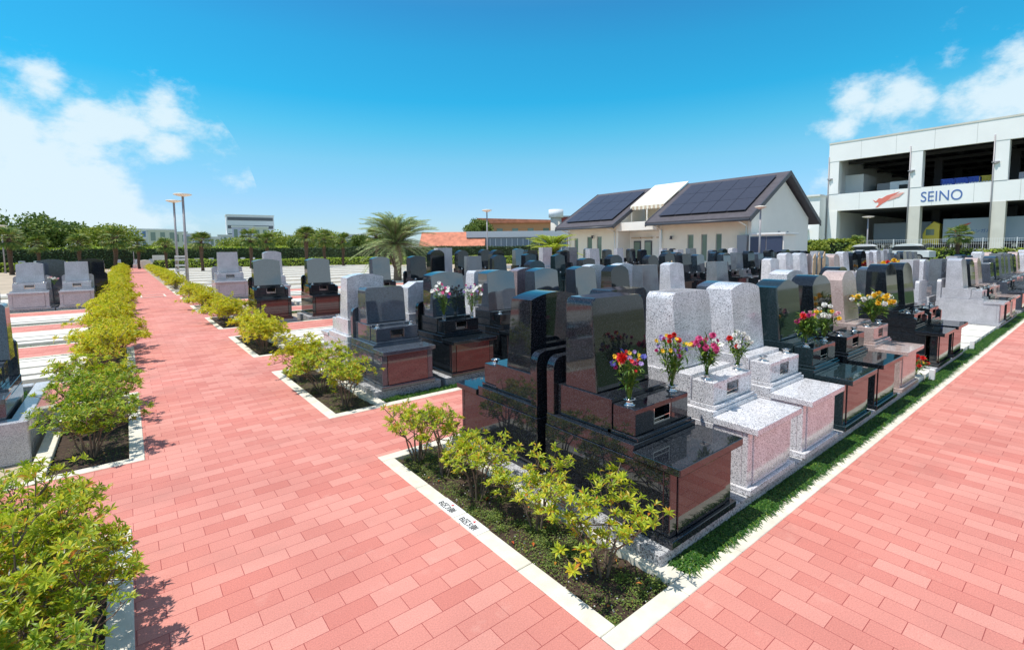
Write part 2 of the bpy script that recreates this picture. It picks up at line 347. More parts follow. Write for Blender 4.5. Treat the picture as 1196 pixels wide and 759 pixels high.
# manhole frame in the main path
o = thing('manhole_cover', 'rectangular paver-filled manhole cover with pale metal frame, set in the main path', 'manhole cover', (.88, 26.6, .004))
m = MB()
for a in ((-.45, .45, -.75, -.69), (-.45, .45, .69, .75), (-.45, -.39, -.69, .69), (.39, .45, -.69, .69)): m.box(*a, 0, .012)
m.build('frame', concrete, o); MB().box(-.389, .389, -.689, .689, 0, .007).build('cover_plate', brick_x, o)

# row labels on white tiles let into the kerb
def text(body, size, mtl, name, mtx, extrude=.0006, parent=None, align='LEFT', bold=0):
    cu = bpy.data.curves.new(name, 'FONT'); cu.body = body; cu.size = size; cu.extrude = extrude; cu.align_x = align; cu.offset = bold
    t = bpy.data.objects.new(name, cu); C.objects.link(t)
    bpy.context.view_layer.update()
    me = bpy.data.meshes.new_from_object(t.evaluated_get(bpy.context.evaluated_depsgraph_get()))
    bpy.data.objects.remove(t); o = link(name, me, mtl)
    if not len(me.materials): me.materials.append(mtl)
    else: me.materials[0] = mtl
    if parent is not None:
        o.parent = parent
    o.matrix_local = mtx
    return o
for yc, body, lab in ((2.985, 'B\u533a3\u5074', 'white kerb tile with the number 3 and a red arrow, farther of two'),
                      (2.70, 'B\u533a5\u5074', 'white kerb tile with the number 5 and a red arrow, nearer of two')):
    o = thing('row_marker_tile', lab, 'marker tile', (XR + KW / 2, yc, .0065), 0, 'lettered kerb tiles')
    MB().box(-.056, .056, -.27 / 2, .27 / 2, 0, .003, .001).build('tile', plate_m, o)
    mx = Matrix(((0, 1, 0, -.036), (-1, 0, 0, .112), (0, 0, 1, .0036), (0, 0, 0, 1)))
    text(body, .062, ink, 'lettering', mx, parent=o, bold=.0008)
    MB().box(.0, .0001, 0, .0001, .0031, .0034)
    t = MB(); t.bm.faces.new([t.bm.verts.new(v) for v in ((.022, -.008, .0042), (.022, .020, .0042), (.044, .006, .0042))]); t.build('arrow_mark', redink, o)

# ---------------------------------------------------------------- gravestones
def arc_outline(w, z0, h, kind, r=.05):
    """stele outline, counter-clockwise from bottom left, in (x,z)"""
    a = w / 2; P = [(-a, z0), (a, z0)]
    if kind == 'round':
        for t in range(0, 7): P.append((a - r + r * math.cos(t * PI / 12), h - r + r * math.sin(t * PI / 12)))
        for t in range(0, 7): P.append((-a + r - r * math.sin(t * PI / 12), h - r + r * math.cos(t * PI / 12)))
    elif kind == 'arch':
        s = .055
        for i in range(13):
            x = a - 2 * a * i / 12; P.append((x, h - s * (x / a) ** 2))
    elif kind == 'dome':
        s = .12
        for i in range(17):
            x = a - 2 * a * i / 16; P.append((x, h - s * abs(x / a) ** 2.6))
    elif kind == 'wave':
        P.append((a, h - .075)); P.append((a * .86, h - .068))
        for i in range(11):
            x = a * .72 - 1.44 * a * i / 10; P.append((x, h - .055 * (1 - math.cos(PI / 2 * abs(x / (a * .72)))) - .002))
        P.append((-a * .86, h - .068)); P.append((-a, h - .075))
    elif kind == 'slope':
        P += [(a, h - .09), (a * .5, h), (-a * .5, h), (-a, h - .09)]
    else:
        P += [(a, h), (-a, h)]
    return P
def vase_mb(r=.027, h=.045, glassy=False):
    m = MB()
    if glassy: m.lathe([(r * .9, 0), (r, .02), (r * 1.05, .085), (r * .95, .085), (r * .9, .02)], 14)
    else: m.lathe([(r * 1.5, 0), (r * 1.5, .006), (r, .008), (r * .92, h * .75), (r * 1.6, h * .97), (r * 1.65, h), (r * .85, h * 1.0), (r * .8, h * .5)], 16)
    return m
PROTO = {}
def grave_proto(key, body, stele_kind='arch', h=1.50, panel=None, screen=False, w=.74, table=True, legs=False, sw=.60, stele_mat=None, vases='steel', lowwall=False, plain=False, far=False, lean=.10, D=1.15):
    """local frame: front towards -y, x centred, front of plinth at y=0"""
    if key in PROTO: return PROTO[key]
    g = G[body]; p = G[panel] if panel else g; sg = G[stele_mat] if stele_mat else g
    o = thing('family_grave', None, 'grave'); b = .004 if not far else 0; a = w / 2
    MB().box(-a - .118, a + .118, .012, D + .02, -.07, .085, .004).build('foundation', G['rough'], o)
    if plain:   # a tall squared stele on a plain stepped base
        MB().box(-a, a, 0, D, .086, .40, b).build('lower_base', g, o)
        MB().box(-a * .82, a * .82, .16, D - .12, .402, .95, b).build('upper_base', g, o)
        MB().prism(arc_outline(sw, .952, h, stele_kind), .4, .72, b).build('stele', sg, o)
        x = MB(); x.box(-.16, .16, .03, .158, .402, .58, b); x.build('incense_box', g, o)
        PROTO[key] = o; return o
    m = MB(); m.box(-a - .02, a + .02, -.004, D, .087, .135, b); m.build('plinth', g, o)
    m = MB()
    if legs:
        m.box(-a, a, .17, D - .01, .136, .545, b)
        m.box(-a + .0, -a + .07, .03, .12, .136, .545, b); m.box(a - .07, a, .03, .12, .136, .545, b)
    else:
        m.box(-a, a, .075, D - .01, .136, .545, b)
        m.box(-a, -a + .075, .03, .0735, .136, .545, b); m.box(a - .075, a, .03, .0735, .136, .545, b)
    m.build('tomb_chamber', g, o)
    MB().box(-a + .079, a - .079, .022, .07, .138, .541, b).build('front_panel', p, o)
    MB().box(-a - .012, a + .012, -.045, .30, .547, .60, .006 if not far else 0, 2).build('offering_table', g, o)
    MB().box(-a + .004, a - .004, .303, D - .02, .547, .635, b).build('platform', g, o)
    MB().box(-a + .05, a - .05, .262 + .045, .56, .637, .665, b).build('step', g, o)
    iw = .31
    m = MB()       # incense box with a real opening
    z0, z1 = .667, .845; y0, y1 = .335, .52
    m.box(-iw, -.10, y0, y1, z0, z1, b); m.box(.10, iw, y0, y1, z0, z1, b); m.box(-.0995, .0995, y0 + .002, y1, z1 - .035, z1 - .0005); m.box(-.0995, .0995, y0 + .002, y1, z0, z0 + .03); m.box(-.0995, .0995, y1 - .02, y1 - .001, z0 + .03, z1 - .035)
    ib = m.build('incense_box', g, o)
    if not far:
        t = MB(); t.box(-.098, .098, y0 + .006, y0 + .012, z0 + .031, z0 + .04); t.box(-.098, -.09, y0 + .006, y0 + .012, z0 + .04, z1 - .036); t.box(.09, .098, y0 + .006, y0 + .012, z0 + .04, z1 - .036); t.box(-.08, .08, y0 + .03, y1 - .04, z0 + .034, z0 + .06); t.box(-.09, .09, y0 + .006, y0 + .012, z0 + .068, z0 + .072)
        t.build('incense_tray', steel, ib)
    MB().box(-a + .05, a - .05, .525, D - .1, .637, .875, b).build('stele_base', g, o)
    def yf(z): return .665 + lean * (z - .877)
    o2 = MB().prism(arc_outline(sw, .877, h, stele_kind), .665, .985, .012 if stele_kind in ('round', 'wave') and not far else b, yf, .06, 2).build('stele', sg, o)
    if screen:
        MB().prism(arc_outline(w - .02, .637, 1.08, 'round', .085), D - .097, D - .02, b).build('back_screen', g, o)
    if lowwall:
        for s in (-1, 1): MB().prism([(0, .602), (0, .74), (.03, .76), (.52, .80), (.54, .78), (.54, .602)], -.03, .03, 0).build('side_wall', g, o).matrix_local = Matrix(((0, 1, 0, s * (a - .03)), (1, 0, 0, .30), (0, 0, 1, 0.036), (0, 0, 0, 1)))
    if vases:
        for s in (-1, 1):
            v = vase_mb(glassy=vases == 'glass').build('flower_vase', glass if vases == 'glass' else steel, o); v.location = (s * .25, .43, z1)
    PROTO[key] = o; return o

USED = set()
def grave(key, X, Y, back=False, label='', group=None, sc=(1, 1, 1), **kw):
    """X = left edge of the body in the world, Y = world y of its front; back = it faces +y"""
    pr = grave_proto(key, **kw); w = kw.get('w', .74)
    if key in USED: o = dup(pr)
    else: o = pr; USED.add(key); kids(o); [kids(c) for c in kids(o)]
    o.location = (X + w / 2 * sc[0], Y, 0); o.rotation_euler = (0, 0, PI if back else 0); o.scale = sc
    o['label'] = label
    if group: o['group'] = group
    elif 'group' in o: del o['group']
    return o
V = {  # key -> style
 'A': dict(body='galaxy', stele_kind='round', h=1.545, screen=True, sw=.61),
 'B': dict(body='white', stele_kind='round', h=1.52, sw=.60),
 'B2': dict(body='white', stele_kind='arch', h=1.545, sw=.60),
 'C': dict(body='green', stele_kind='wave', h=1.53, legs=True),
 'C2': dict(body='black', stele_kind='dome', h=1.54, legs=True),
 'P': dict(body='pink', stele_kind='dome', h=1.56, legs=True, sw=.56),
 'D': dict(body='black', stele_kind='dome', h=1.60, legs=True, lowwall=True),
 'BL': dict(body='blue', stele_kind='round', h=1.38, panel='burgs', screen=True),
 'K': dict(body='black', stele_kind='arch', h=1.56, panel='burg', screen=True, vases='glass', stele_mat='mirror'),
 'K2': dict(body='black', stele_kind='arch', h=1.55, panel='burg', stele_mat='mirror'),
 'KB': dict(body='galaxy', stele_kind='arch', h=1.535, screen=True),
 'KR': dict(body='galaxy', stele_kind='round', h=1.50, screen=True),
 'BA': dict(body='blue', stele_kind='arch', h=1.48),
 'SR': dict(body='slate', stele_kind='rect', h=1.52, screen=False),
 'WA': dict(body='white', stele_kind='arch', h=1.55),
 'WS': dict(body='white', stele_kind='slope', h=1.38),
 'MA': dict(body='mauve', stele_kind='arch', h=1.54),
 'LR': dict(body='light', stele_kind='rect', h=1.56, screen=True),
 'LA': dict(body='light', stele_kind='arch', h=1.58, screen=True, lowwall=False),
}
def far_of(k):
    d = dict(V[k]); d['far'] = True; return d
NM = {'galaxy': 'black flecked', 'white': 'white speckled', 'green': 'dark green', 'black': 'black', 'pink': 'pink', 'blue': 'blue-grey', 'mauve': 'mauve', 'light': 'light grey', 'slate': 'slate grey', 'burg': 'burgundy'}
SH = {'round': 'round-cornered', 'arch': 'arched', 'wave': 'wave-topped', 'dome': 'domed', 'slope': 'slant-shouldered', 'rect': 'square-topped'}

P0 = .983; X0 = 2.49
YF0 = 1.585
def X0f(j): return X0 + P0 * j
front = [
 (0, 'A', 'black flecked grave with round-cornered stele and mixed bouquets, nearest at the corner bed'),
 (1, 'B', 'white speckled grave with round-cornered stele and pink bouquet, beside the nearest black one'),
 (2, 'B2', 'white speckled granite grave with arched polished face and empty steel vases, facing the right-hand path'),
 (3, 'C', 'dark green granite grave with wave-topped stele and a tall red carnation before its face'),
 (4, 'C2', 'black granite grave with domed stele between the wave-topped green one and the pink one'),
 (5, 'P', 'pink granite grave with domed stele and a big yellow and white bouquet'),
 (7, 'D', 'black granite grave with domed stele, nearer of the pair past the pink grave'),
 (8, 'D', 'black granite grave with domed stele, farther of the pair past the pink grave'),
 (13, 'LA', 'light grey grave at the far end of the empty plots beside the right-hand path'),
 (14, 'C2', 'black grave squeezed between light grey and pale pink ones far along the right-hand path'),
 (15, 'P', 'pale pink grave beyond the empty plots by the right-hand path'),
 (17, 'BL', 'blue-grey granite grave with low burgundy front far along the right-hand path'),
 (18, 'K2', 'black granite grave farthest to the right that the frame edge still shows'),
]
for j, k, lab in front:
    grave(k, X0f(j), YF0, False, lab, 'graves facing the right-hand path', **V[k])
YB0 = 3.985
backr = [
 (0, 'KB', 'black flecked grave with arched stele, back to back with the nearest grave'),
 (1, 'KR', 'black flecked granite grave with round-cornered stele just behind the nearest grave'),
 (3, 'BA', 'blue-black granite grave with low arched top seen behind the two white speckled graves'),
 (5, 'WA', 'white speckled granite grave with arched top seen behind the dark green wave-topped one'),
 (7, 'C2', 'black granite grave with domed top seen just left of the black pair'),
 (9, 'BA', 'blue-grey granite grave in the second row back, behind the nearer of the black pair'),
 (12, 'LR', 'light grey square-topped grave at the edge of the empty plots, right of black pair'),
 (13, 'WA', 'white speckled grave back to back with the light grey one past the empty plots'),
 (15, 'SR', 'slate grey grave behind the pale pink one far right'),
 (17, 'LR', 'light grey grave in the second row back near the right edge'),
]
for j, k, lab in backr:
    grave(k, X0f(j) + (0.02 if j else .02), YB0, True, lab, 'graves back to back with those on the right-hand path', **V[k])
YF1 = YA + K + .36; YB1 = YA + K + LB - .11
def X1(j): return 2.53 + 1.055 * j
row1 = [
 (0, 'BL', 'blue-grey polished grave with speckled burgundy front and steel vases, at the second bed'),
 (1, 'K', 'black granite grave with dark red front panel and glass vases of white and purple orchids'),
 (2, 'K2', 'black granite grave with arched grey-reflecting stele just right of the one with orchids'),
 (3, 'K2', 'black granite grave with arched stele, fourth in the row of the orchids'),
 (4, 'K2', 'black granite grave with arched stele, fifth in the row of the orchids'),
 (5, 'C2', 'black granite grave with domed stele, sixth in the row of the orchids'),
 (6, 'SR', 'slate blue square-topped grave between the black domed one and the white speckled one'),
 (7, 'WA', 'white speckled grave with arched top right of the slate blue one'),
 (9, 'SR', 'slate grey grave with tall square stele standing alone in front of the dark blue shed'),
 (12, 'WA', 'white rough-looking grave below the dark blue shed, leftmost of the pale cluster there'),
]
for j, k, lab in row1:
    grave(k, X1(j), YF1, False, lab, 'graves facing the first cross path', **V[k])
row1b = [
 (0, 'WA', 'white speckled granite grave with arched stele, its back turned, at the second planting bed'),
 (1, 'WS', 'low white speckled grave with slanting shoulders between the blue-grey one and the orchid one'),
 (2.3, 'B', 'white speckled granite grave with round-cornered top behind the orchid bouquets'),
 (3.3, 'MA', 'mauve granite grave with arched top half hidden behind a black one'),
 (5.3, 'WA', 'pale granite grave with white arched top half hidden behind the fifth black one'),
 (6.3, 'WA', 'pale granite grave with white arched top half hidden behind the domed black one'),
]
for j, k, lab in row1b:
    grave(k, 2.5 + 1.0 * j, YB1, True, lab, 'graves with their backs to the first cross path rows', **V[k])
# light grey and black graves by the main path, third and fourth blocks
Y3 = YA + 3 * K + .16
grave('K3', 2.62, Y3, False, 'black grave with grey-reflecting arched stele, left one of the lone black pair', 'black pair beyond the empty plots', sc=(1.15, 1, 1.12), body='black', stele_kind='arch', h=1.52, panel='burg', screen=True, lowwall=True, stele_mat='mirror')
grave('K3', 4.02, Y3, False, 'black grave with grey-reflecting arched stele, right one of the lone black pair', 'black pair beyond the empty plots', sc=(1.1, 1, 1.12), body='black', stele_kind='arch', h=1.52, panel='burg', screen=True, lowwall=True, stele_mat='mirror')
Y5 = YA + 5 * K + .2
grave('LR2', 2.75, Y5, False, 'large light grey granite grave with wide low side walls beside the lamp posts', None, sc=(1.55, 1, 1.22), body='light', stele_kind='rect', h=1.56, screen=True, sw=.48)
grave('LA', 3.75, YA + 4 * K + .2, False, 'light grey grave with rounded top standing behind the lone black pair', None, sc=(1, 1, 1.22), **V['LA'])
far_list = [ # (key, x, y, back, zscale, label)
 ('K2', 6.0, Y3, False, 1.1, 'dark grave with grey sloping stele left of the feather palm trunk'),
 ('KB', 7.3, Y3, False, 1.12, 'dark green-black grave with arched top right of the feather palm trunk'),
 ('C2', 8.45, Y3 + 2.4, True, 1.24, 'black grave peeping out behind the dark one right of the feather palm'),
 ('SR', 9.6, Y3, False, 1.1, 'slate grey grave with leaning square stele right of the tall white one'),
 ('C2', 13.1, Y3 + 4.2, False, 1.24, 'black grave with domed top left of the slim lamp post'),
 ('K2', 15.2, Y3 + 4.2, False, 1.25, 'blue-black polished grave right of the slim lamp post, below the grey greenhouse'),
 ('K2', 20.4, Y3 + 4.2, False, 1.24, 'dark brown-black grave below the bright green palm'),
]
far_list += [
 ('C2', 10.75, Y3, False, 1.1, 'black domed grave right of the slate one, before the red-tiled house'),
 ('KB', 12.3, Y3, False, 1.12, 'black arched grave below the slim lamp post, left'),
 ('C', 13.9, Y3, False, 1.1, 'dark green grave below the slim lamp post, right'),
 ('C2', 11.2, Y3 + 2.4, True, 1.22, 'black grave seen from behind, below the red-tiled house'),
 ('KR', 13.0, Y3 + 2.4, True, 1.24, 'black grave seen from behind, just left of the slim lamp post'),
 ('KB', 14.9, Y3 + 2.4, True, 1.2, 'black grave seen from behind, right of the slim lamp post'),
 ('C2', 9.0, YA + 2 * K + .2, False, 1.02, 'black grave one row behind the fourth black arched one'),
 ('KB', 11.2, YA + 2 * K + .2, False, 1.04, 'black flecked grave one row behind the domed black one'),
 ('C2', 11.8, Y3 + 4.2, False, 1.22, 'black grave farthest back below the red-tiled house'),
 ('KB', 22.0, Y3 + 4.2, False, 1.2, 'black grave at the left corner of the cream hall'),
]
for k, x, y, bk, zs, lab in far_list: grave(k, x, y, bk, lab, 'graves scattered beyond the empty plots', sc=(1, 1, zs), **V[k])
for n, (x, y, bd, lab) in enumerate(((9.3, Y3 + 2.2, 'light', 'tall white squared grave on a stepped base right of the feather palm'),
        (16.7, Y3 + 4.3, 'light', 'pale squared grave on a stepped base left of the bright green palm'), (18.6, Y3 + 4.3, 'slate', 'blue-grey squared grave on a stepped base in front of the bright green palm'))):
    grave('PL' + bd, x, y, False, lab, 'tall squared graves on stepped bases', sc=(1.15, 1, 1.0), body=bd, stele_kind='rect', h=1.98, sw=.56, plain=True, w=.95)

# dense rows in front of the cream building and towards the warehouse
rr = random.Random(3)
ORD = ['first', 'second', 'third', 'fourth', 'fifth', 'sixth', 'seventh', 'eighth', 'ninth', 'tenth', 'eleventh', 'twelfth', 'thirteenth', 'fourteenth', 'fifteenth', 'sixteenth', 'seventeenth', 'eighteenth', 'nineteenth', 'twentieth', 'twenty-first', 'twenty-second', 'twenty-third', 'twenty-fourth', 'twenty-fifth']
styles = ['K2', 'KB', 'C2', 'BA', 'WA', 'LR', 'SR', 'C', 'KR', 'MA', 'P', 'LA']
def fill(rowname, xs, Y, back, pal, zs, prob, seed):
    r = random.Random(seed); n = 0
    for x in xs:
        if r.random() > prob: continue
        k = r.choice(pal); d = V[k]
        lab = '%s %s grave, %s from left %s' % (NM[d['body']], SH[d['stele_kind']], ORD[n], rowname)
        d2 = far_of(k)
        grave(k + 'far', x + r.uniform(-.05, .05), Y, back, lab, 'graves ' + rowname, sc=(r.uniform(.92, 1.1), 1, zs * r.uniform(.95, 1.04)), **d2); n += 1
        if n >= len(ORD): break
dk = ['K2', 'KB', 'C2', 'BA', 'SR', 'C', 'KR', 'K2', 'C2', 'WA', 'LR']
lt = ['WA', 'LR', 'LA', 'P', 'SR', 'BA', 'K2', 'C2', 'WA', 'LR']
fill('in nearest row before cream hall', [12.5 + 1.06 * i for i in range(16)], YA + 2 * K + .2, False, dk, 1.10, .72, 11)
fill('in second row before cream hall', [14.2 + 1.06 * i for i in range(14)], YA + 2 * K + LB - .11, True, dk, 1.10, .45, 12)
fill('in row before left cream wing', [16.0 + 1.15 * i for i in range(12)], Y3, False, dk, 1.18, .62, 13)
fill('in farthest row before porch', [23.0 + 1.15 * i for i in range(6)], Y3 + K, False, dk, 1.20, .8, 14)
fill('in long row towards parked cars', [X1(13) + 1.02 * i for i in range(16)], YF1, False, lt, 1.06, .97, 15)
fill('in row right behind long row', [X1(13) + .3 + 1.02 * i for i in range(15)], YB1, True, lt, 1.06, .6, 16)
fill('at far end beside right-hand path', [X0f(19) + P0 * i for i in range(9)], YF0, False, lt, 1.04, .9, 17)
fill('in second row, far right end', [X0f(18) + P0 * i for i in range(10)], YB0, True, lt, 1.04, .7, 18)

# left of the main path
YL5 = YA + 5 * K + .2
grave('LL', -1.80, YL5, False, 'light grey square-topped grave, right one of the pale pair left of the path', 'pale pair left of the main path', sc=(1.2, 1, 1.08), body='light', stele_kind='rect', h=1.50, screen=True, w=.74, sw=.53)
grave('LL2', -3.02, YL5, False, 'light grey arched grave, left one of the pale pair left of the path', 'pale pair left of the main path', sc=(1.3, 1, 1.08), body='light', stele_kind='arch', h=1.50, screen=True, w=.74, sw=.53)
grave('K2', -4.15, YL5, False, 'dark blue-black polished grave at the left edge of the picture, beside the pale pair', None, sc=(1.1, 1, 1.08), **V['K2'])
YL5b = YA + 5 * K + LB - .12
grave('BA', -2.55, YL5b, True, 'blue-black grave showing between the pale pair on the left', 'dark graves behind the pale pair', sc=(1.3, 1, 1.16), **V['BA'])
grave('KB', -1.42, YL5b, True, 'black grave with side walls just right of the pale pair, behind the yellow shrubs', 'dark graves behind the pale pair', sc=(1.2, 1, 1.12), **V['KB'])
grave('K2', -5.3, YL5, False, 'dark grave at the far left frame edge behind the blue-black one', None, sc=(1.1, 1, 1.05), **V['K2'])
# the near dark grave on its own white curb, left edge
grave('KW', -1.70, YA + K + .95, False, 'dark granite grave inside a white curb at the left edge, partly cut off', None, sc=(1, .9, .93), body='blue', stele_kind='round', h=1.50, screen=True, sw=.70)
o = thing('grave_curb', 'white granite curb around a grassy plot at the left edge of the picture', 'curb', (-2.3, 7.35, 0))
x = MB(); x.box(-1.5, 1.5, -1.0, -.84, -.07, .34, .01); x.build('front_curb', G['light'], o)
x = MB(); x.box(1.36, 1.5, -.838, .82, -.07, .34, .01); x.build('side_curb', G['light'], o)
x = MB(); x.box(-1.5, 1.358, .68, .82, -.07, .34, .01); x.build('back_curb', G['light'], o)
MB().box(-1.499, 1.355, -.836, .675, .0, .22).build('curb_soil', soil, o)

# empty plot foundations
def beams(name, boxes):
    m = MB()
    for b in boxes: m.box(*b, .005)
    return struct(m.build(name, plotcon))
for j in (6, 9, 10, 11, 12):
    x = X0f(j)
    beams('plot_slab', [(x - .05, x + .34, YA + .26, YA + 1.35, -.07, .075), (x + .42, x + .80, YA + .26, YA + 1.35, -.07, .075)])
for j in (10, 11):
    x = X0f(j); beams('plot_slab', [(x - .05, x + .34, YA + 1.47, YA + 2.5, -.07, .075), (x + .42, x + .80, YA + 1.47, YA + 2.5, -.07, .075)])
def strips(k, xa, xb):
    y = YA + K * k; x = min(xa, xb); xe = max(xa, xb)
    beams('plot_slab', [(x, xe, y + .42, y + .70, -.07, .04), (x, xe, y + .84, y + 1.34, -.07, .05), (x, xe, y + 1.48, y + 2.0, -.07, .05), (x, xe, y + 2.14, y + 2.38, -.07, .04)])
strips(2, 2.5, 11.5); strips(4, 4.9, 12.5); strips(3, -25, -.82); strips(2, -25, -.82); strips(4, -25, -.82);  strips(6, -25, -.82); strips(7, -25, -.82)
for k in range(5, 18):
    y = YA + K * k; xx = 2.47 if k < 8 else 2.9
    if k == 5: xx = 4.2
    struct(MB().box(xx, 26, y + .3, y + .75, -.07, .03).box(xx, 26, y + 1.15, y + 1.65, -.07, .03).box(xx, 26, y + 2.0, y + 2.45, -.07, .03).build('plot_slab', plotcon))
struct(MB().quad((2.55, YA + 8 * K, -.055), (28, YA + 8 * K, -.055), (28, 80, -.055), (2.55, 80, -.055)).build('plot_ground', mat('pale_gravel', (.62, .52, .40), .9, noise=.2, nscale=3)))
# short white marker posts in the empty plots
for i, (x, y, lab) in enumerate(((8.75, 1.55, 'short white marker post beside the pink grave'), (11.9, 1.58, 'short white marker post past the black pair, beside the grass strip'))):
    o = MB().box(-.03, .03, -.03, .03, -.07, .17, .004).build('marker_post', plate_m); o.location = (x, y, 0); tag(o, lab, 'post', 'white plot marker posts')

# ---------------------------------------------------------------- plants
def leaf_faces(V, Fc, pos, dirv, up, L_, W_, fold=.25, droop=.15):
    side = dirv.cross(up); 
    if side.length < 1e-4: side = Vector((1, 0, 0))
    side.normalize(); n = side.cross(dirv).normalized()
    b = len(V)
    mid = pos + dirv * (L_ * .55) 
    V += [tuple(pos), tuple(mid - side * W_ * .5 + n * W_ * fold), tuple(mid - n * .0), tuple(mid + side * W_ * .5 + n * W_ * fold), tuple(pos + dirv * L_ - n * L_ * droop)]
    Fc += [(b, b + 2, b + 1), (b, b + 3, b + 2), (b + 1, b + 2, b + 4), (b + 2, b + 3, b + 4)]
def tube(V, Fc, pts, radii, n=5):
    rings = []
    for i, p in enumerate(pts):
        d = (pts[min(i + 1, len(pts) - 1)] - pts[max(i - 1, 0)]).normalized(); u = d.orthogonal().normalized(); w = d.cross(u); b = len(V)
        V += [tuple(p + (u * math.cos(2 * PI * k / n) + w * math.sin(2 * PI * k / n)) * radii[i]) for k in range(n)]; rings.append(b)
    for a, b in zip(rings, rings[1:]):
        for k in range(n): Fc.append((a + k, a + (k + 1) % n, b + (k + 1) % n, b + k))
def rvec(r):
    while 1:
        v = Vector((r.uniform(-1, 1), r.uniform(-1, 1), r.uniform(-1, 1)))
        if .05 < v.length < 1: return v.normalized()
SHR = {}
def shrub_proto(key, mtl, R_=.42, H=.72, nst=7, ros=230, leaf=.047, seed=1, dense=.5):
    r = random.Random(seed); SV = []; SF = []; LV = []; LF = []
    tips = []
    clumps = []
    for i in range(nst):
        a = 2 * PI * (i + r.random() * .7) / nst; rad = R_ * r.uniform(.25, .95)
        top = Vector((math.cos(a) * rad, math.sin(a) * rad, H * r.uniform(.55, .98) * (1 - .25 * (rad / R_) ** 2)))
        b0 = Vector((math.cos(a) * .03, math.sin(a) * .03, -.03)); mid = Vector((top.x * .38, top.y * .38, top.z * .5))
        pts = [b0, b0.lerp(mid, .55) + rvec(r) * .012, mid, mid.lerp(top, .5) + rvec(r) * .02, top]
        tube(SV, SF, pts, [.0095, .008, .006, .0045, .0028]); clumps.append(top)
        for q in range(5):
            s = pts[2].lerp(top, r.uniform(0, .8)); e = s + Vector((r.uniform(-1, 1), r.uniform(-1, 1), r.uniform(.0, .8))).normalized() * R_ * r.uniform(.3, .55)
            e.z = min(e.z, H)
            tube(SV, SF, [s, s.lerp(e, .5) + rvec(r) * .012 - Vector((0, 0, .008)), e], [.0045, .0035, .002], 4); clumps.append(e)
            for w in range(3):
                s2 = s.lerp(e, r.uniform(.4, .95)); e2 = s2 + Vector((r.uniform(-1, 1), r.uniform(-1, 1), r.uniform(.1, 1))).normalized() * R_ * r.uniform(.14, .28)
                tube(SV, SF, [s2, e2], [.0025, .0013], 4); clumps.append(e2)
    for i in range(ros):
        c = r.choice(clumps); p = c + rvec(r) * R_ * r.uniform(0, .13) if i > len(clumps) else clumps[i % len(clumps)].copy()
        if p.z < H * .22: p.z = H * .22 + r.random() * .1
        out = (Vector((p.x, p.y, 0)) * .7 + Vector((0, 0, .55)) + rvec(r) * .35).normalized(); u = out.orthogonal().normalized(); w = out.cross(u)
        n = r.randint(5, 8); L0 = leaf * r.uniform(.75, 1.2); ph = r.random() * 6
        for k in range(n):
            a = ph + 2 * PI * k / n + r.uniform(-.25, .25); t = r.uniform(.25, .85)
            d = (u * math.cos(a) + w * math.sin(a)) * math.cos(t) + out * math.sin(t)
            leaf_faces(LV, LF, p, d.normalized(), out, L0 * r.uniform(.8, 1.15), L0 * .31)
    o = thing('azalea_shrub', None, 'shrub'); raw('stems', SV, SF, bark, o, True); raw('foliage', LV, LF, mtl, o)
    SHR[key] = [o, False]; kids(o)
def shrub(key, x, y, rz, sc, label, group, z=-.03):
    pr = SHR[key]
    if pr[1]: o = dup(pr[0])
    else: o = pr[0]; pr[1] = True
    o.location = (x, y, z); o.rotation_euler = (0, 0, rz); o.scale = sc if isinstance(sc, tuple) else (sc, sc, sc)
    o['label'] = label; o['group'] = group; return o
shrub_proto('n1', azalea, .44, .74, 6, 235, .046, 1)
shrub_proto('n2', azalea, .36, .62, 6, 215, .044, 2)
shrub_proto('n3', azalea, .34, .60, 7, 230, .043, 3)
shrub_proto('l1', azalea, .50, .80, 10, 640, .047, 4)
shrub_proto('l2', azalea_g, .46, .74, 10, 620, .047, 5)
shrub_proto('m1', azalea, .50, .66, 9, 460, .055, 6)
shrub_proto('m2', azalea_y, .52, .66, 9, 520, .058, 7)
shrub_proto('f1', azalea_y, .62, .60, 9, 560, .075, 8)
gb = 'azaleas in the nearest planting bed'
shrub('n1', 2.12, 1.82, .3, (1, 1, 1), 'open twiggy azalea nearest the kerb corner, with bare stems showing', gb)
shrub('n2', 2.13, 2.42, 1.2, (1, 1, .95), 'azalea second from the kerb corner, leaning against the black grave', gb)
shrub('n3', 2.05, 3.02, 2.6, (1, 1, 1.0), 'azalea behind the lettered kerb tiles, third from the corner', gb)
shrub('n2', 2.05, 3.52, 4.1, (1.0, 1.0, 1.05), 'azalea fourth from the kerb corner, just before the last one of the bed', gb)
shrub('n3', 2.0, 3.92, .5, (1.0, 1.0, 1.1), 'azalea at the cross path end of the nearest bed', gb)
gb = 'azaleas in the second planting bed'
shrub('m1', 2.06, 5.95, .4, (.9, .8, .95), 'azalea at the near end of the second bed, before the blue-grey grave', gb)
shrub('m1', 2.02, 6.75, 2.0, (1.0, .9, 1.0), 'azalea in the middle of the second bed with red-brown stems', gb)
shrub('m2', 2.0, 7.6, 3.2, (1.0, .9, 1.0), 'yellowish azalea at the far end of the second bed', gb)
gb = 'azaleas in the left-hand beds'
shrub('l1', -.40, 2.9, 1, (.92, .9, .98), 'leafy green azalea at the bottom left corner of the picture', gb)
shrub('l1', -.41, 3.34, .6, (.82, .95, 1.04), 'tall leafy azalea in front at the left, its twig reaching over the path', gb)
shrub('l2', -.62, 3.8, 2.2, (.9, .9, .95), 'azalea at the left frame edge behind the tall leafy one', gb)
shrub('l2', -.42, 2.5, 3.1, (.8, .9, .85), 'low azalea cut off by the bottom edge at the left', gb)
shrub('l2', -.36, 6.0, 1.4, (1, 1, .98), 'round green azalea in the left bed with the bare dark soil beside it', gb)
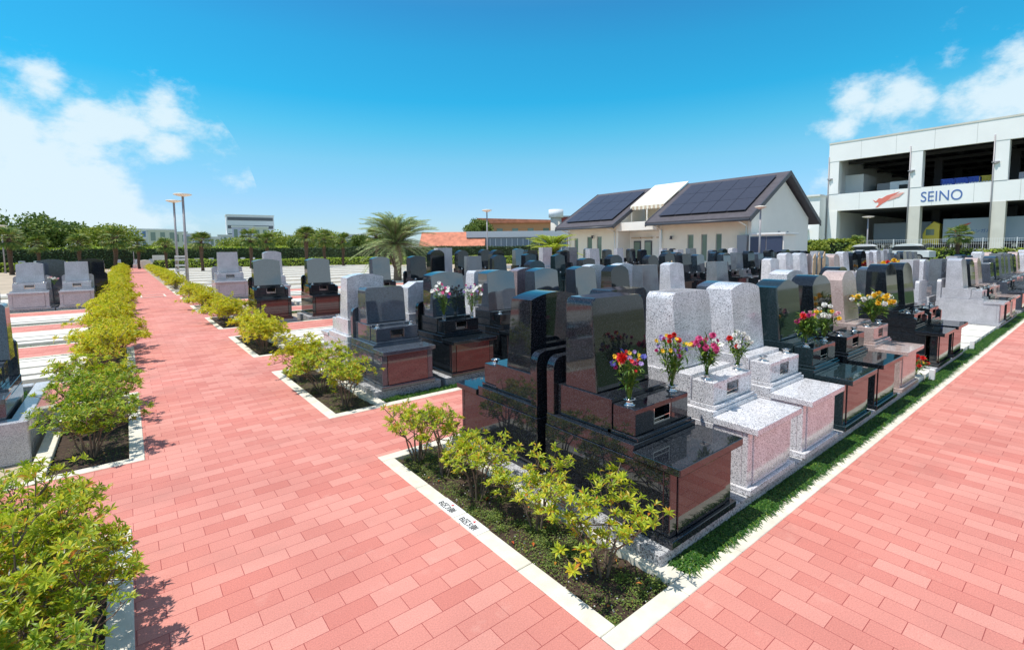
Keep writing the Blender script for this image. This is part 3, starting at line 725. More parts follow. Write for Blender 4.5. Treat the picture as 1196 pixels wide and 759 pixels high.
shrub('l2', -.34, 6.9, 3.4, (1, 1, 1.0), 'green azalea in the left bed just behind the round one', gb)
shrub('m1', -.36, 7.8, 5, (1, 1, 1.05), 'yellow-green azalea at the far end of the left bed with the white curb', gb)
# the continuing hedge-like rows
def rowshrubs(keys, xs, ys, group, label, zs=1.0, seed=0):
    r = random.Random(seed)
    for i, y in enumerate(ys):
        k = keys[i % len(keys)]
        shrub(k, xs + r.uniform(-.06, .06), y, r.uniform(0, 6), (r.uniform(.9, 1.08), r.uniform(.9, 1.05), zs * r.uniform(.9, 1.1)), label % ORD[min(i, 24)], group)
for k in range(2, 8):
    y0 = YA + K * k
    nm = ['third', 'fourth', 'fifth', 'sixth', 'seventh', 'eighth'][k - 2]
    rowshrubs(['m2', 'f1'], -.34, [y0 + .45, y0 + 1.2, y0 + 1.95, y0 + 2.6], 'azaleas in the left %s bed' % nm, 'yellow azalea, %s from near end, ' + nm + ' bed left of path', 1.05 if k < 4 else 1.15, k)
    if k != 6: rowshrubs(['m2', 'f1', 'm2'], 2.05, [y0 + .55, y0 + 1.35, y0 + 2.2], 'azaleas in the right %s bed' % nm, 'yellow azalea, %s from near end, ' + nm + ' bed right of path', .98, 30 + k)
for i in range(9):
    rowshrubs(['f1'], -.34, [YA + K * 8 + i * 4.1 + .2, YA + K * 8 + i * 4.1 + 1.9], 'far azaleas lining the main path', 'yellow azalea %s in far bed ' + ORD[i] + ', left of main path', 1.25, 50 + i)
    rowshrubs(['f1'], 2.2, [YA + K * 8 + i * 4.1 + .2, YA + K * 8 + i * 4.1 + 1.9], 'far azaleas lining the main path', 'yellow azalea %s in bed ' + ORD[i] + ' beyond lamp posts, right of path', 1.05, 70 + i)

# grass strips (mondo grass): nobody could count the blades
def blades(name, x0, x1, y0, y1, z, n, ln, label, seed=0, mtl=None):
    r = random.Random(seed); V_ = []; Fc = []
    for i in range(n):
        if i % 9 == 0: cx_, cy_ = r.uniform(x0, x1), r.uniform(y0, y1)
        p = Vector((cx_ + r.gauss(0, .012), cy_ + r.gauss(0, .012), z)); a = r.uniform(0, 2 * PI); l = ln * r.uniform(.6, 1.25)
        d = Vector((math.cos(a), math.sin(a), 0)); sd = Vector((-d.y, d.x, 0)) * .0035 * (1 + l)
        t = r.uniform(.35, .9); b = len(V_); m1 = p + d * l * .35 * t + Vector((0, 0, l * .62)); e = p + d * l * (.75 + .25 * t) + Vector((0, 0, l * .50 * (1.3 - t)))
        V_ += [tuple(p - sd), tuple(p + sd), tuple(m1 + sd * .9), tuple(m1 - sd * .9), tuple(e)]
        Fc += [(b, b + 1, b + 2, b + 3), (b + 3, b + 2, b + 4)]
    o = raw(name, V_, Fc, mtl or grass_m); tag(o, label, 'grass', None, 'stuff'); return o
blades('mondo_grass', 2.47, 8.0, YA + KW - .005, YA + .225, -.05, 60000, .098, 'dark green mondo grass strip at the foot of the nearest graves by the right-hand path', 1)
blades('mondo_grass', 8.0, 20.0, YA + KW - .005, YA + .225, -.05, 42000, .11, 'dark green mondo grass strip farther along the right-hand path', 2)
blades('mondo_grass', 2.47, 6.5, YA + K + KW + .01, YA + K + .32, -.05, 9000, .08, 'mondo grass strip in front of the burgundy-fronted graves', 3)
blades('mondo_grass', 6.5, 13, YA + K + KW + .01, YA + K + .32, -.05, 5000, .09, 'mondo grass strip in front of the middle black graves', 4)
blades('mondo_grass', -2.3, -.97, 6.52, 8.0, .21, 9000, .12, 'thick green grass inside the white curb at the left edge', 5)
for k, n in ((1, 1), (2, 2), (3, 2), (4, 1), (5, 1)):
    for yy in (YA + K * k + KW + .02, YA + K * k + LB - .28):
        if k > 1: blades('mondo_grass', -7, -.80, yy, yy + .13, -.05, 2600, .08, 'thin grass strip %s of block %s left of the main path' % ('at the near edge' if yy < YA + K * k + 1 else 'at the far edge', ORD[k]), 20 + k)
        if k > 1: blades('mondo_grass', 2.5, 12, yy, yy + .13, -.05, 3200, .08, 'thin grass strip %s of block %s right of the main path' % ('at the near edge' if yy < YA + K * k + 1 else 'at the far edge', ORD[k]), 40 + k)
def cover(x0, x1, y0, y1, n, label, seed):
    r = random.Random(seed); V_ = []; Fc = []; cl = [(r.uniform(x0, x1), r.uniform(y0, y1), r.uniform(.04, .16)) for _ in range(int(40 * (y1 - y0)))]
    for i in range(n):
        c = r.choice(cl); x = r.gauss(c[0], c[2] * .6); y = r.gauss(c[1], c[2] * .6)
        if not (x0 < x < x1 and y0 < y < y1): continue
        d = Vector((r.uniform(-1, 1), r.uniform(-1, 1), r.uniform(0, .5))).normalized()
        leaf_faces(V_, Fc, Vector((x, y, -.032 + r.uniform(0, .018))), d, Vector((0, 0, 1)), r.uniform(.008, .017), r.uniform(.006, .011))
    tag(raw('ground_cover', V_, Fc, cover_m), label, 'ground cover', None, 'stuff')
cover(BX0, BX1, YA + KW, YA + LB - KW, 15000, 'tiny green weeds and fallen leaves over the soil of the nearest bed', 1)
cover(BX0, BX1, YA + K + KW, YA + K + LB - KW, 4500, 'tiny weeds over the soil of the second bed', 2)
cover(-.64, XL - KW - .11, YA + KW, YA + LB - KW, 4500, 'tiny weeds over the soil of the bottom left bed', 3)
cover(-.64, XL - KW, YA + K + KW, YA + K + LB - KW, 2500, 'tiny weeds over the soil of the left bed with the white curb', 4)
cover(BX0, BX1, YA + 2 * K + KW, YA + 2 * K + LB - KW, 2500, 'tiny weeds over the soil of the third bed', 5)
# fallen orange leaves and white pebbles in the nearest bed
dead = leaf_mat('fallen_leaves', [(0, (.45, .16, .02)), (.6, (.62, .26, .03)), (1, (.5, .06, .02))], .6, .2)
r = random.Random(5); V_ = []; Fc = []
for i in range(18): leaf_faces(V_, Fc, Vector((r.uniform(BX0, BX1), r.uniform(YA + KW, YA + LB - KW), -.012)), Vector((r.uniform(-1, 1), r.uniform(-1, 1), r.uniform(0, .2))).normalized(), Vector((0, 0, 1)), r.uniform(.02, .045), r.uniform(.012, .02), .3, .2)
tag(raw('fallen_leaves', V_, Fc, dead), 'fallen orange leaves scattered in the nearest bed', 'leaves', None, 'stuff')
m = MB()
for i in range(130):
    c = Vector((r.uniform(BX0, BX1), r.uniform(YA + KW, YA + LB - KW), -.024)); bmesh.ops.create_icosphere(m.bm, subdivisions=1, radius=r.uniform(.003, .006), matrix=Matrix.Translation(c))
tag(m.build('pebbles', mat('pale_pebble', (.6, .58, .55), .7)), 'small pale pebbles scattered in the nearest bed', 'pebbles', None, 'stuff')

# ---------------------------------------------------------------- flowers
fm = {n: mat('petal_' + n, c, .5, noise=.15, nscale=90) for n, c in dict(red=(.62, .018, .015), yellow=(.80, .50, .025), white=(.82, .81, .76), pink=(.68, .09, .26), blue=(.07, .07, .32), purple=(.34, .24, .50), magenta=(.45, .03, .16), palepink=(.80, .45, .50)).items()}
stem_m = leaf_mat('flower_stems', [(0, (.04, .11, .015)), (.6, (.10, .20, .025)), (1, (.22, .32, .04))], .5, .25)
def blossom(col, r_, parent, loc, seed, kind='daisy'):
    r = random.Random(seed); V_ = []; Fc = []; ax = (Vector((r.uniform(-1, 1), r.uniform(-1, .2), .55)) + Vector((-.3, -.5, 0))).normalized(); u = ax.orthogonal().normalized(); w = ax.cross(u)
    if kind == 'ball': lay = [(-.5, 9), (0, 10), (.45, 9), (.85, 7), (1.2, 5)]
    else: lay = [(.05, 10), (.4, 8)]
    for t, n in lay:
        for k in range(n):
            a = 2 * PI * (k + r.random() * .5) / n; d = ((u * math.cos(a) + w * math.sin(a)) * math.cos(t) + ax * math.sin(t)).normalized()
            leaf_faces(V_, Fc, Vector(loc), d, ax, r_ * r.uniform(.85, 1.1), r_ * .62, .2, .1)
    return raw('blossom', V_, Fc, fm[col], parent)
BQ = [0]
def bouquet(loc, h, spread, flowers, label, group, leaves=60, leafl=.06, lean=(0, 0)):
    BQ[0] += 1; h *= 1.25; spread *= 1.35; leaves = int(leaves * 2.2); leafl *= 1.15; flowers = [(c_, n_ + (n_ > 2) * 2, r_ * .96, k_) for c_, n_, r_, k_ in flowers]; r = random.Random(100 + BQ[0]); o = thing('flower_bouquet', label, 'bouquet', loc, 0, group)
    V_ = []; Fc = []; ends = []
    tot = sum(f_[1] for f_ in flowers)
    for i in range(tot):
        a = 2.399 * i + r.random(); q = math.sqrt((i + .5) / tot) * spread
        e = Vector((math.cos(a) * q + lean[0], math.sin(a) * q * .8 + lean[1], h * r.uniform(.72, 1.05) * (1 - .25 * q / max(spread, .01))))
        tube(V_, Fc, [Vector((r.uniform(-.01, .01), r.uniform(-.01, .01), 0)), Vector((e.x * .35, e.y * .35, e.z * .5)), e], [.0022, .0018, .0014], 4); ends.append(e)
    for i in range(leaves):
        e = r.choice(ends); t = r.uniform(.3, .95); p = Vector((e.x * t * .9, e.y * t * .9, e.z * t)); d = (Vector((e.x, e.y, 0)) * 3 + rvec(r) * .9 + Vector((0, 0, .6))).normalized()
        leaf_faces(V_, Fc, p, d, Vector((0, 0, 1)), leafl * r.uniform(.6, 1.3), leafl * r.uniform(.15, .32))
    raw('stems_and_leaves', V_, Fc, stem_m, o)
    r.shuffle(ends); i = 0
    if flowers[0][1] == 1: ends.insert(0, Vector((-.085, .0, h * .80)))
    for col, n, rad, kind in flowers:
        for k in range(n):
            blossom(col, rad * r.uniform(.85, 1.15), o, ends[i], 1000 * BQ[0] + i, kind); i += 1
    return o
def vpos(j, side, z=.845 + .035, y=YF0): return (X0f(j) + .37 + side * .25, y + .43, z)
gq = 'bouquets standing in grave vases'
bouquet(vpos(0, -1), .30, .095, [('red', 1, .052, 'ball'), ('magenta', 4, .020, 'ball'), ('blue', 3, .024, 'daisy'), ('purple', 5, .018, 'daisy'), ('yellow', 3, .018, 'daisy'), ('red', 3, .014, 'daisy')], 'bouquet with one big red carnation on the nearest black grave', gq, 110, .05)
bouquet(vpos(0, 1), .34, .12, [('yellow', 6, .020, 'daisy'), ('white', 1, .030, 'ball'), ('red', 3, .024, 'ball'), ('purple', 5, .018, 'daisy'), ('magenta', 5, .018, 'ball'), ('blue', 2, .022, 'daisy')], 'yellow, red and violet bouquet in the right vase of the nearest black grave', gq, 110, .06)
bouquet(vpos(1, -1), .28, .10, [('pink', 9, .030, 'ball'), ('white', 3, .028, 'daisy'), ('magenta', 3, .020, 'daisy')], 'bouquet of bright pink flowers on the first white speckled grave', gq, 90, .07)
bouquet(vpos(1, 1), .24, .10, [('white', 8, .026, 'ball'), ('red', 2, .028, 'ball'), ('purple', 5, .018, 'daisy')], 'white bouquet with a red flower and violet sprigs on the first white speckled grave', gq, 90, .055)
bouquet(vpos(3, -1), .30, .09, [('red', 1, .040, 'ball'), ('magenta', 3, .030, 'ball'), ('pink', 2, .022, 'daisy')], 'green leafy bouquet with a purple head on the dark green grave', gq, 150, .07)
bouquet(vpos(3, 1), .30, .13, [('white', 9, .034, 'ball'), ('palepink', 3, .026, 'ball'), ('yellow', 3, .028, 'ball')], 'bouquet of white chrysanthemums on the dark green grave', gq, 100, .06)
bouquet(vpos(5, 0), .34, .24, [('yellow', 17, .042, 'ball'), ('white', 12, .042, 'ball')], 'big bouquet of yellow and white chrysanthemums on the pink grave', gq, 120, .10)
bouquet((X0f(6) + .15, YF0 + .1, .10), .22, .12, [('red', 7, .038, 'ball'), ('yellow', 1, .02, 'daisy')], 'low bunch of red flowers on the ground behind the pink grave', gq, 60, .08)
for s, cols, lab in ((-1, [('white', 13, .034, 'daisy'), ('pink', 7, .030, 'daisy'), ('blue', 2, .024, 'daisy')], 'white and pink orchid bouquet in the left glass vase of the red-fronted black grave'),
                     (1, [('white', 11, .034, 'daisy'), ('purple', 6, .030, 'daisy'), ('magenta', 3, .024, 'daisy')], 'white and purple orchid bouquet in the right glass vase of the red-fronted black grave')):
    bouquet((X1(1) + .37 + s * .25, YF1 + .43, .90), .42, .12, cols, lab, gq, 70, .07, (s * .03, 0))
bouquet((-1.95, YL5 + .5, .85), .25, .12, [('white', 5, .04, 'ball'), ('palepink', 3, .04, 'ball')], 'small white and pink bouquet between the pale pair of graves on the left', gq, 40, .07)
bouquet((26.0, YF1 + .2, .70), .5, .45, [('yellow', 16, .10, 'ball'), ('red', 3, .10, 'ball')], 'yellow flowers at the end of the long row near the parked cars', gq, 60, .15)

# wooden memorial tablets
wood = mat('pale_pine', (.62, .42, .24), .7, noise=.12, nscale=20)
def tablets(x, y, n, label):
    o = thing('memorial_tablets', label, 'wooden tablets', (x, y, 0), 0, 'racks of wooden memorial tablets')
    for i in range(n):
        b = MB().prism([(-.045, .15), (.045, .15), (.045, 1.32), (.03, 1.36), (.045, 1.40), (0, 1.46), (-.045, 1.40), (-.03, 1.36), (-.045, 1.32)], -.006, .006).build('tablet', wood, o); b.location = (i * .14, (i % 2) * .03, .1 * ((i * 7) % 3) * .3)
    MB().box(-.1, n * .14 - .04, -.03, -.008, .6, .64).box(-.1, -.06, -.03, .01, -.07, .64).box(n * .14 - .08, n * .14 - .04, -.03, .01, -.07, .64).build('rack', steel, o)
    return o
t_ = tablets(11.75, 4.16, 6, 'rack of pale wooden memorial tablets behind the pink grave'); t_.scale = (1, 1, 1.17)
tablets(12.5, 8.35, 3, 'pale wooden memorial tablets behind the white speckled grave before the building')
tablets(33, 4.0, 3, 'pale wooden memorial tablets at the far right')

# ---------------------------------------------------------------- trees, palms, hedges
def leafball(LV, LF, c, rad, n, size, r, squash=.75):
    for i in range(n):
        d = rvec(r); p = c + Vector((d.x * rad, d.y * rad, d.z * rad * squash)) * (r.random() ** .4)
        leaf_faces(LV, LF, p, rvec(r), rvec(r), size * r.uniform(.7, 1.3), size * .75 * r.uniform(.7, 1.3), .1, .1)
def tree(x, y, h, rad, mtl, label, cat='tree', group=None, n=1500, size=.35, trunk=.25, low=.3, seed=0, name='broadleaf_tree', lobes=11):
    r = random.Random(seed); o = thing(name, label, cat, (x, y, -.3), 0, group); V_ = []; Fc = []; LV = []; LF = []
    tube(V_, Fc, [Vector((0, 0, 0)), Vector((.1 * rad * r.uniform(-1, 1), 0, h * .3)), Vector((0, 0, h * .6))], [trunk, trunk * .8, trunk * .4], 8)
    for i in range(lobes):
        a = r.uniform(0, 2 * PI); q = rad * math.sqrt(r.random()) * .75; c = Vector((math.cos(a) * q, math.sin(a) * q, h * (low + (1 - low) * r.uniform(.25, .88)) * (1 - .18 * (q / rad) ** 2)))
        s = Vector((0, 0, h * r.uniform(.25, .5))); tube(V_, Fc, [s, s.lerp(c, .5) + Vector((0, 0, .05 * h)), c], [trunk * .4, trunk * .25, trunk * .1], 5)
        leafball(LV, LF, c, rad * r.uniform(.28, .5), n // lobes, size, r)
    raw('trunk', V_, Fc, bark, o, True); raw('crown', LV, LF, mtl, o); return o
TP = {}
def fanpalm(x, y, h, label, group, sc=1, seed=0, mtl=None, tr=.13):
    key = seed
    if key not in TP:
        r = random.Random(seed); o = thing('fan_palm', None, 'palm tree'); V_ = []; Fc = []; LV = []; LF = []
        H = 2.6; pts = [Vector((.03 * math.sin(i), .03 * math.cos(i * 1.3), H * i / 8)) for i in range(9)]
        tube(V_, Fc, pts, [tr * 1.0, tr * .8, tr * .75, tr * .8, tr * .85, tr * .95, tr * 1.05, tr * 1.1, tr * .7], 8)
        for i in range(44):
            a = 2.4 * i; t = r.uniform(-.7, 1.3); d = Vector((math.cos(a) * math.cos(t), math.sin(a) * math.cos(t), math.sin(t))); p0 = Vector((0, 0, H)); p1 = p0 + d * .55; p2 = p1 + d * .1 - Vector((0, 0, .02))
            tube(V_, Fc, [p0, p1], [.012, .009], 4)
            side = d.cross(Vector((0, 0, 1))).normalized(); n_ = side.cross(d).normalized()
            for k in range(13):
                b = -1.25 + 2.5 * k / 12; dd = (d * math.cos(b) + side * math.sin(b) - Vector((0, 0, .10))).normalized(); leaf_faces(LV, LF, p1, dd, n_, .62 * r.uniform(.8, 1.05), .075, .2, .3)
        raw('trunk', V_, Fc, palm_bark, o, True); raw('fronds', LV, LF, mtl or palm_f, o); TP[key] = [o, False]; kids(o)
    pr = TP[key]
    if pr[1]: o = dup(pr[0])
    else: o = pr[0]; pr[1] = True
    s = h / 3.2; o.location = (x, y, -.1); o.scale = (s * sc, s * sc, s); o.rotation_euler = (0, 0, x * 3); o['label'] = label; o['group'] = group
def featherpalm(x, y, h, rad, mtl, label, seed, nf=44, trh=None):
    r = random.Random(seed); nl = nf // 4; o = thing('feather_palm', label, 'palm tree', (x, y, -.1), 0, 'arching feather palms'); V_ = []; Fc = []; LV = []; LF = []
    H = trh or h * .45; tube(V_, Fc, [Vector((0, 0, 0)), Vector((.05, 0, H * .5)), Vector((0, 0, H))], [.26, .22, .28], 10)
    for i in range(16):
        a = 2.4 * i; z = H * r.uniform(.35, 1); tube(V_, Fc, [Vector((math.cos(a) * .18, math.sin(a) * .18, z)), Vector((math.cos(a) * .42, math.sin(a) * .42, z + .5))], [.06, .03], 4)
    for i in range(nf):
        a = 2.399 * i + r.uniform(-.2, .2); up = r.uniform(.65, 1.55) if i > nl else r.uniform(-.35, .4); L_ = rad * r.uniform(1.15, 1.5); dv = Vector((math.cos(a), math.sin(a), 0)); P = []
        for k in range(11):
            t = k / 10; P.append(Vector((0, 0, H)) + dv * (L_ * (math.cos(up) * t + .35 * t * t * math.sin(up))) + Vector((0, 0, L_ * (math.sin(up) * t - .36 * t ** 2.4))))
        tube(V_, Fc, P, [.028 - .0024 * k for k in range(11)], 4)
        sd = Vector((-dv.y, dv.x, 0))
        for k in range(3, 60):
            t = k / 60 * 10; i0 = min(int(t), 9); p = P[i0].lerp(P[i0 + 1], t - i0); tan = (P[i0 + 1] - P[i0]).normalized()
            for s in (-1, 1):
                d = (sd * s * .75 + tan * .65 + Vector((0, 0, .35)) + rvec(r) * .15).normalized(); leaf_faces(LV, LF, p, d, Vector((0, 0, 1)), rad * .26 * (1 - .5 * (k / 60) ** 2), .036, .2, .22)
    raw('trunk', V_, Fc, bark, o, True); raw('fronds', LV, LF, mtl, o); return o
featherpalm(13.2, 28.0, 4.6, 2.0, palm_g, 'big grey-green feather palm with arching fronds left of centre', 4, 84, 2.35)
featherpalm(24.2, 25.6, 3.6, 1.6, palm_y, 'bright yellow-green feather palm left of the cream building', 5, 52, 1.6)

def px(x, y, D): d = F + R * (x - 598) / f - U * (y - py) / f; return d * D + Vector((0, 0, 1.9))
# fan palms in a row in front of the long hedge: real positions east to west along y about 60-70 m
palms = [(-12.6, 73.5, 3.5), (-8.6, 66.5, 4.2), (-3.7, 68.0, 3.7), (-.7, 60.5, 4.1), (3.9, 72.0, 3.5), (6.1, 58.0, 3.7), (11.3, 62, 4.3), (13.8, 66, 4.0), (16.4, 58.5, 4.4), (18.9, 60.0, 4.2), (22.2, 63, 4.0), (24.2, 57, 4.5), (1.3, 74, 3.6), (-7.4, 74, 3.6)]
for i, (x, y, h) in enumerate(palms):
    fanpalm(x, y, h, 'fan palm in front of the long dark hedge, %s from the left' % ORD[sorted(range(len(palms)), key=lambda q: palms[q][0] / palms[q][1]).index(i)], 'fan palms before the long hedge', .95, 60 + i % 3, tr=.17)
for i, (x, y, h, lab) in enumerate(((39.5, 44.5, 3.0, 'small fan palm before the red-tiled house, left'), (43.5, 42, 3.0, 'small fan palm before the red-tiled house, middle'), (47.5, 40, 3.4, 'small fan palm before the red-tiled house, right'), (60.5, 9.4, 3.5, 'fan palm in front of the white mesh fence, before the trailer'), (58, 16.6, 2.8, 'small fan palm at the warehouse column'))):
    fanpalm(x, y, h, lab, 'small fan palms farther right', 1, 60 + i % 3)

def hedge(name, x0, y0, x1, y1, w, z0, z1, mtl, label, n, size, seed, topm=None, group=None):
    """trimmed hedge along a line: a solid dark core and leaves over its faces"""
    o = thing(name, label, 'hedge', ((x0 + x1) / 2, (y0 + y1) / 2, 0), math.atan2(y1 - y0, x1 - x0), group); Ln = math.hypot(x1 - x0, y1 - y0)
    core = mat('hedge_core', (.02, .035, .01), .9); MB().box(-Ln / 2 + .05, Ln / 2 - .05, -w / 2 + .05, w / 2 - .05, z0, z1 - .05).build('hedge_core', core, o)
    r = random.Random(seed); V_ = []; Fc = []; TV = []; TF = []
    for i in range(n):
        x = r.uniform(-Ln / 2, Ln / 2); s = r.choice((-1, 1)); 
        p = Vector((x, s * (w / 2 + r.uniform(-.04, .06)), r.uniform(z0, z1))); leaf_faces(V_, Fc, p, rvec(r), Vector((0, s, .3)), size * r.uniform(.7, 1.3), size * .7, .1, .1)
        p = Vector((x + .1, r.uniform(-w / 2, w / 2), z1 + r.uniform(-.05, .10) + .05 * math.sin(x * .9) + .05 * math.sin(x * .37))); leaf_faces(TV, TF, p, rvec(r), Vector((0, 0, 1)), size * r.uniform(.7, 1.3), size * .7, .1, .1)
    raw('side_leaves', V_, Fc, mtl, o); raw('top_leaves', TV, TF, topm or mtl, o); return o
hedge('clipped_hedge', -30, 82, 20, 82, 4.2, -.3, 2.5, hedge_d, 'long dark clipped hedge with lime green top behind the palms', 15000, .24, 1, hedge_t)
hedge('clipped_hedge', 20.5, 82, 60, 62, 1.6, -.3, 2.3, hedge_d, 'dark clipped hedge continuing to the right of the palms', 6000, .24, 2)
hedge('low_hedge', 2.8, 74, 33, 62, 1.2, -.3, .85, hedge_t, 'low yellow-green hedge at the far end of the gravel plots', 5000, .2, 3)
hedge('low_hedge', 33, 60, 52, 42, 1.2, -.3, .95, hedge_t, 'low lime hedge in front of the red-tiled house', 3500, .2, 4)
hedge('low_hedge', -25, 76, -2.2, 76, 1.0, -.3, .75, hedge_t, 'low yellow-green hedge left of the main path end', 3200, .2, 5)
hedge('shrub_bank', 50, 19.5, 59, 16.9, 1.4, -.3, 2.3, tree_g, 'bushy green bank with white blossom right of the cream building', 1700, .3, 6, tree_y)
hedge('shrub_bank', 59.8, 30, 62, -4, 1.4, -.3, 1.35, hedge_t, 'yellow-green hedge under the white mesh fence', 4200, .25, 7, tree_y)
for i, (x, y, h, rad, mt, lab) in enumerate((
    (-29, 118, 9.5, 7, tree_g, 'dark broadleaf tree at the left edge beyond the hedge'),
    (-19, 112, 10, 7.5, tree_g, 'tall broadleaf tree second from the left beyond the hedge'),
    (-10.5, 118, 10.0, 7, tree_g, 'widest broadleaf tree beyond the hedge with a rounded crown'),
    (-2.5, 112, 8.6, 5, tree_y, 'olive-toned broadleaf tree left of the main path end'),
    (4.0, 105, 5.6, 3.6, tree_y, 'broadleaf tree straight beyond the main path end'),
    (10.5, 115, 4.9, 3.6, tree_y, 'low olive tree in front of the blue-white building'),
    (20, 118, 5.2, 4.4, tree_y, 'low tree right of the lamp posts'),
    (27, 110, 6.4, 5, tree_y, 'light low tree below the white flat building'),
    (34, 110, 6.6, 5, tree_y, 'light tree right of the white flat building'),
    (42, 104, 5.6, 4, tree_g, 'small tree left of the feather palm, beyond the hedge'),
    (36, 82, 5.2, 2.5, tree_g, 'narrow tree left of the feather palm'),
    (29, 86, 4.6, 2.6, tree_y, 'small round tree before the right-hand hedge'),
    (24.5, 92, 4.8, 2.8, tree_g, 'small dark tree before the right-hand hedge'),
    (68, 97, 9.9, 4.6, tree_g, 'dark round tree beside the orange building'),
    (48, 38, 2.9, 1.5, tree_y, 'round light green bush left of the slim lamp post'),
    (47.5, 33, 3.4, .8, red_tree, 'russet young tree right of the slim lamp post'),
    (49, 31, 3.6, .8, red_tree, 'russet young tree in front of the greenhouse'),
    (50, 41, 3.3, .9, red_tree, 'orange-leaved young tree left of the slim lamp post'),
    (43, 35.5, 2.2, 1.0, tree_y, 'yellow-green bush below the greenhouse'),
    (51, 17.9, 2.9, 1.2, tree_y, 'leafy bush at the right end of the dark blue shed'),
    (56, 17.2, 3.0, 1.3, tree_y, 'yellow-green bush left of the white parked car'),
    (47.5, 19.5, 3.0, 1.1, tree_g, 'dark bush against the cream shed wall'))):
    tree(x, y, h * (.80 if y > 100 and x < 12 else 1), rad, mt, lab, group='trees and bushes beyond the graves', n=int(3000 + 900 * rad), size=.17 + .045 * rad, trunk=.05 + .03 * rad, low=.25 if h > 5 else .05, seed=200 + i, lobes=22 if rad > 4 else 10)

# ---------------------------------------------------------------- lamps and small furniture
pole_m = mat('grey_painted_pole', (.34, .32, .33), .45, .2); lamp_w = mat('cream_lamp_disc', (.80, .72, .62), .4)
def lamp(x, y, h, label, r=.055, disc=.42):
    o = thing('lamp_post', label, 'lamp post', (x, y, 0), 0, 'disc-topped lamp posts')
    MB().cyl((0, 0, -.1), (0, 0, h - .08), r, r * .8, 12).build('pole', pole_m, o)
    MB().lathe([(disc * .25, h - .13), (disc * .9, h - .05), (disc, h - .02), (disc * .96, h + .02), (disc * .3, h + .05)], 24).build('lamp_disc', lamp_w, o)
    MB().cyl((0, 0, -.08), (0, 0, .03), .11, .11, 12).build('base_plate', pole_m, o)
lamp(2.72, 32.9, 5.15, 'taller of the two lamp posts standing together beside the main path', .075, .45)
lamp(2.55, 36.6, 5.1, 'shorter-looking lamp post just behind the taller one beside the main path', .07, .42)
lamp(18.9, 26.3, 4.5, 'slim lamp post between the feather palm and the greenhouse', .05, .33)
lamp(26.9, 12.2, 4.05, 'lamp post in front of the dark blue shed', .055, .3)
lamp(56.5, 15.4, 4.7, 'lamp post before the dark warehouse opening', .07, .5)
lamp(-9.9, 73, 4.9, 'lamp post at the left edge of the picture', .07, .5)
lamp(.9, 79, 3.4, 'small lamp post at the far end of the main path', .05, .25)
def slab_cart():
    o = thing('folding_cart', 'slatted white folding cart with black wheels parked at the lamp posts', 'cart', (2.47, 33.6, 0))
    wm = mat('weathered_white_board', (.72, .72, .70), .6, noise=.1, nscale=20)
    for z in (.85, 1.12, 1.45, 1.62): MB().box(-.25, .25, -.03, .0, z, z + .11, .004).build('slat', wm, o)
    for s in (-.23, .23): MB().box(s - .02, s + .02, .001, .04, .1, 1.75).build('upright', pole_m, o)
    MB().cyl((-.2, -.05, .12), (.25, -.05, .8), .02, .02, 6).cyl((.2, -.05, .12), (-.25, -.05, .8), .02, .02, 6).build('brace', wm, o)
    for s in (-.2, .2): MB().cyl((s - .03, -.05, .1), (s + .03, -.05, .1), .13, .13, 14).build('wheel', dark, o)
slab_cart()
# white bench-like sign and stone at the path end
wsig = mat('white_board', (.8, .8, .78), .5)
o = thing('notice_board', 'small white notice board on posts at the far end of the main path', 'notice board', (3.4, 76, 0)); MB().box(-.7, .7, 0, .05, 1.0, 1.6, .01).build('board', wsig, o)
for s in (-.6, .6): MB().box(s - .04, s + .04, .051, .1, -.07, 1.0).build('post', wsig, o)
o = MB().prism([(-.9, -.05), (.9, -.05), (.85, .5), (.5, .95), (0, 1.05), (-.5, .95), (-.85, .5)], -.3, .3, .03).build('rounded_stone', mat('cream_stone', (.68, .64, .55), .7, noise=.1)); o.location = (2.0, 78.6, 0); tag(o, 'cream rounded stone standing at the far end of the main path', 'stone')
# far small graves before the hedge on the left
r = random.Random(9)
for i in range(24):
    x = -24 + i * 1.75 + r.uniform(-.3, .3); k = r.choice(['LR', 'WA', 'SR', 'LA', 'BA'])
    grave(k + 'far', x, 78.5, False, '%s grave before the long hedge, %s from the left' % (NM[V[k]['body']], ORD[i]), 'distant small graves before the long hedge', sc=(1, 1, .72), **far_of(k))

# ---------------------------------------------------------------- cream building
cream = mat('cream_render', (.88, .78, .63), .85, noise=.03, nscale=2, bump=.05, bscale=40)
white_r = mat('white_render', (.88, .84, .77), .85, noise=.02, nscale=2)
roof_m = mat('dark_roof', (.085, .075, .085), .55, noise=.15, nscale=3); fascia = mat('charcoal_fascia', (.06, .065, .08), .4)
frame_m = mat('window_frame', (.42, .42, .40), .4, .3); winglass = mat('window_glass', (.18, .25, .20), .06, 0, 1.6)
gray = mat('grey_metal', (.30, .31, .34), .4, .3)
def solar_mat():
    m = bpy.data.materials.new('solar_panel'); m.use_nodes = True; t = m.node_tree; b = t.nodes['Principled BSDF']; tcn = N(t, 'ShaderNodeTexCoord')
    br = N(t, 'ShaderNodeTexBrick'); br.offset = 0; br.inputs['Scale'].default_value = 1; br.inputs['Brick Width'].default_value = .16; br.inputs['Row Height'].default_value = .16; br.inputs['Mortar Size'].default_value = .004
    br.inputs['Color1'].default_value = (.045, .045, .058, 1); br.inputs['Color2'].default_value = (.052, .052, .066, 1); br.inputs['Mortar'].default_value = (.06, .062, .08, 1)
    L(t, tcn.outputs['Object'], br.inputs['Vector']); L(t, br.outputs[0], b.inputs['Base Color']); b.inputs['Roughness'].default_value = .28; b.inputs['IOR'].default_value = 1.6; return m
solar = solar_mat()
XC, XG0, XG1, XM = 32.5, 31.3, 42.9, 37.1
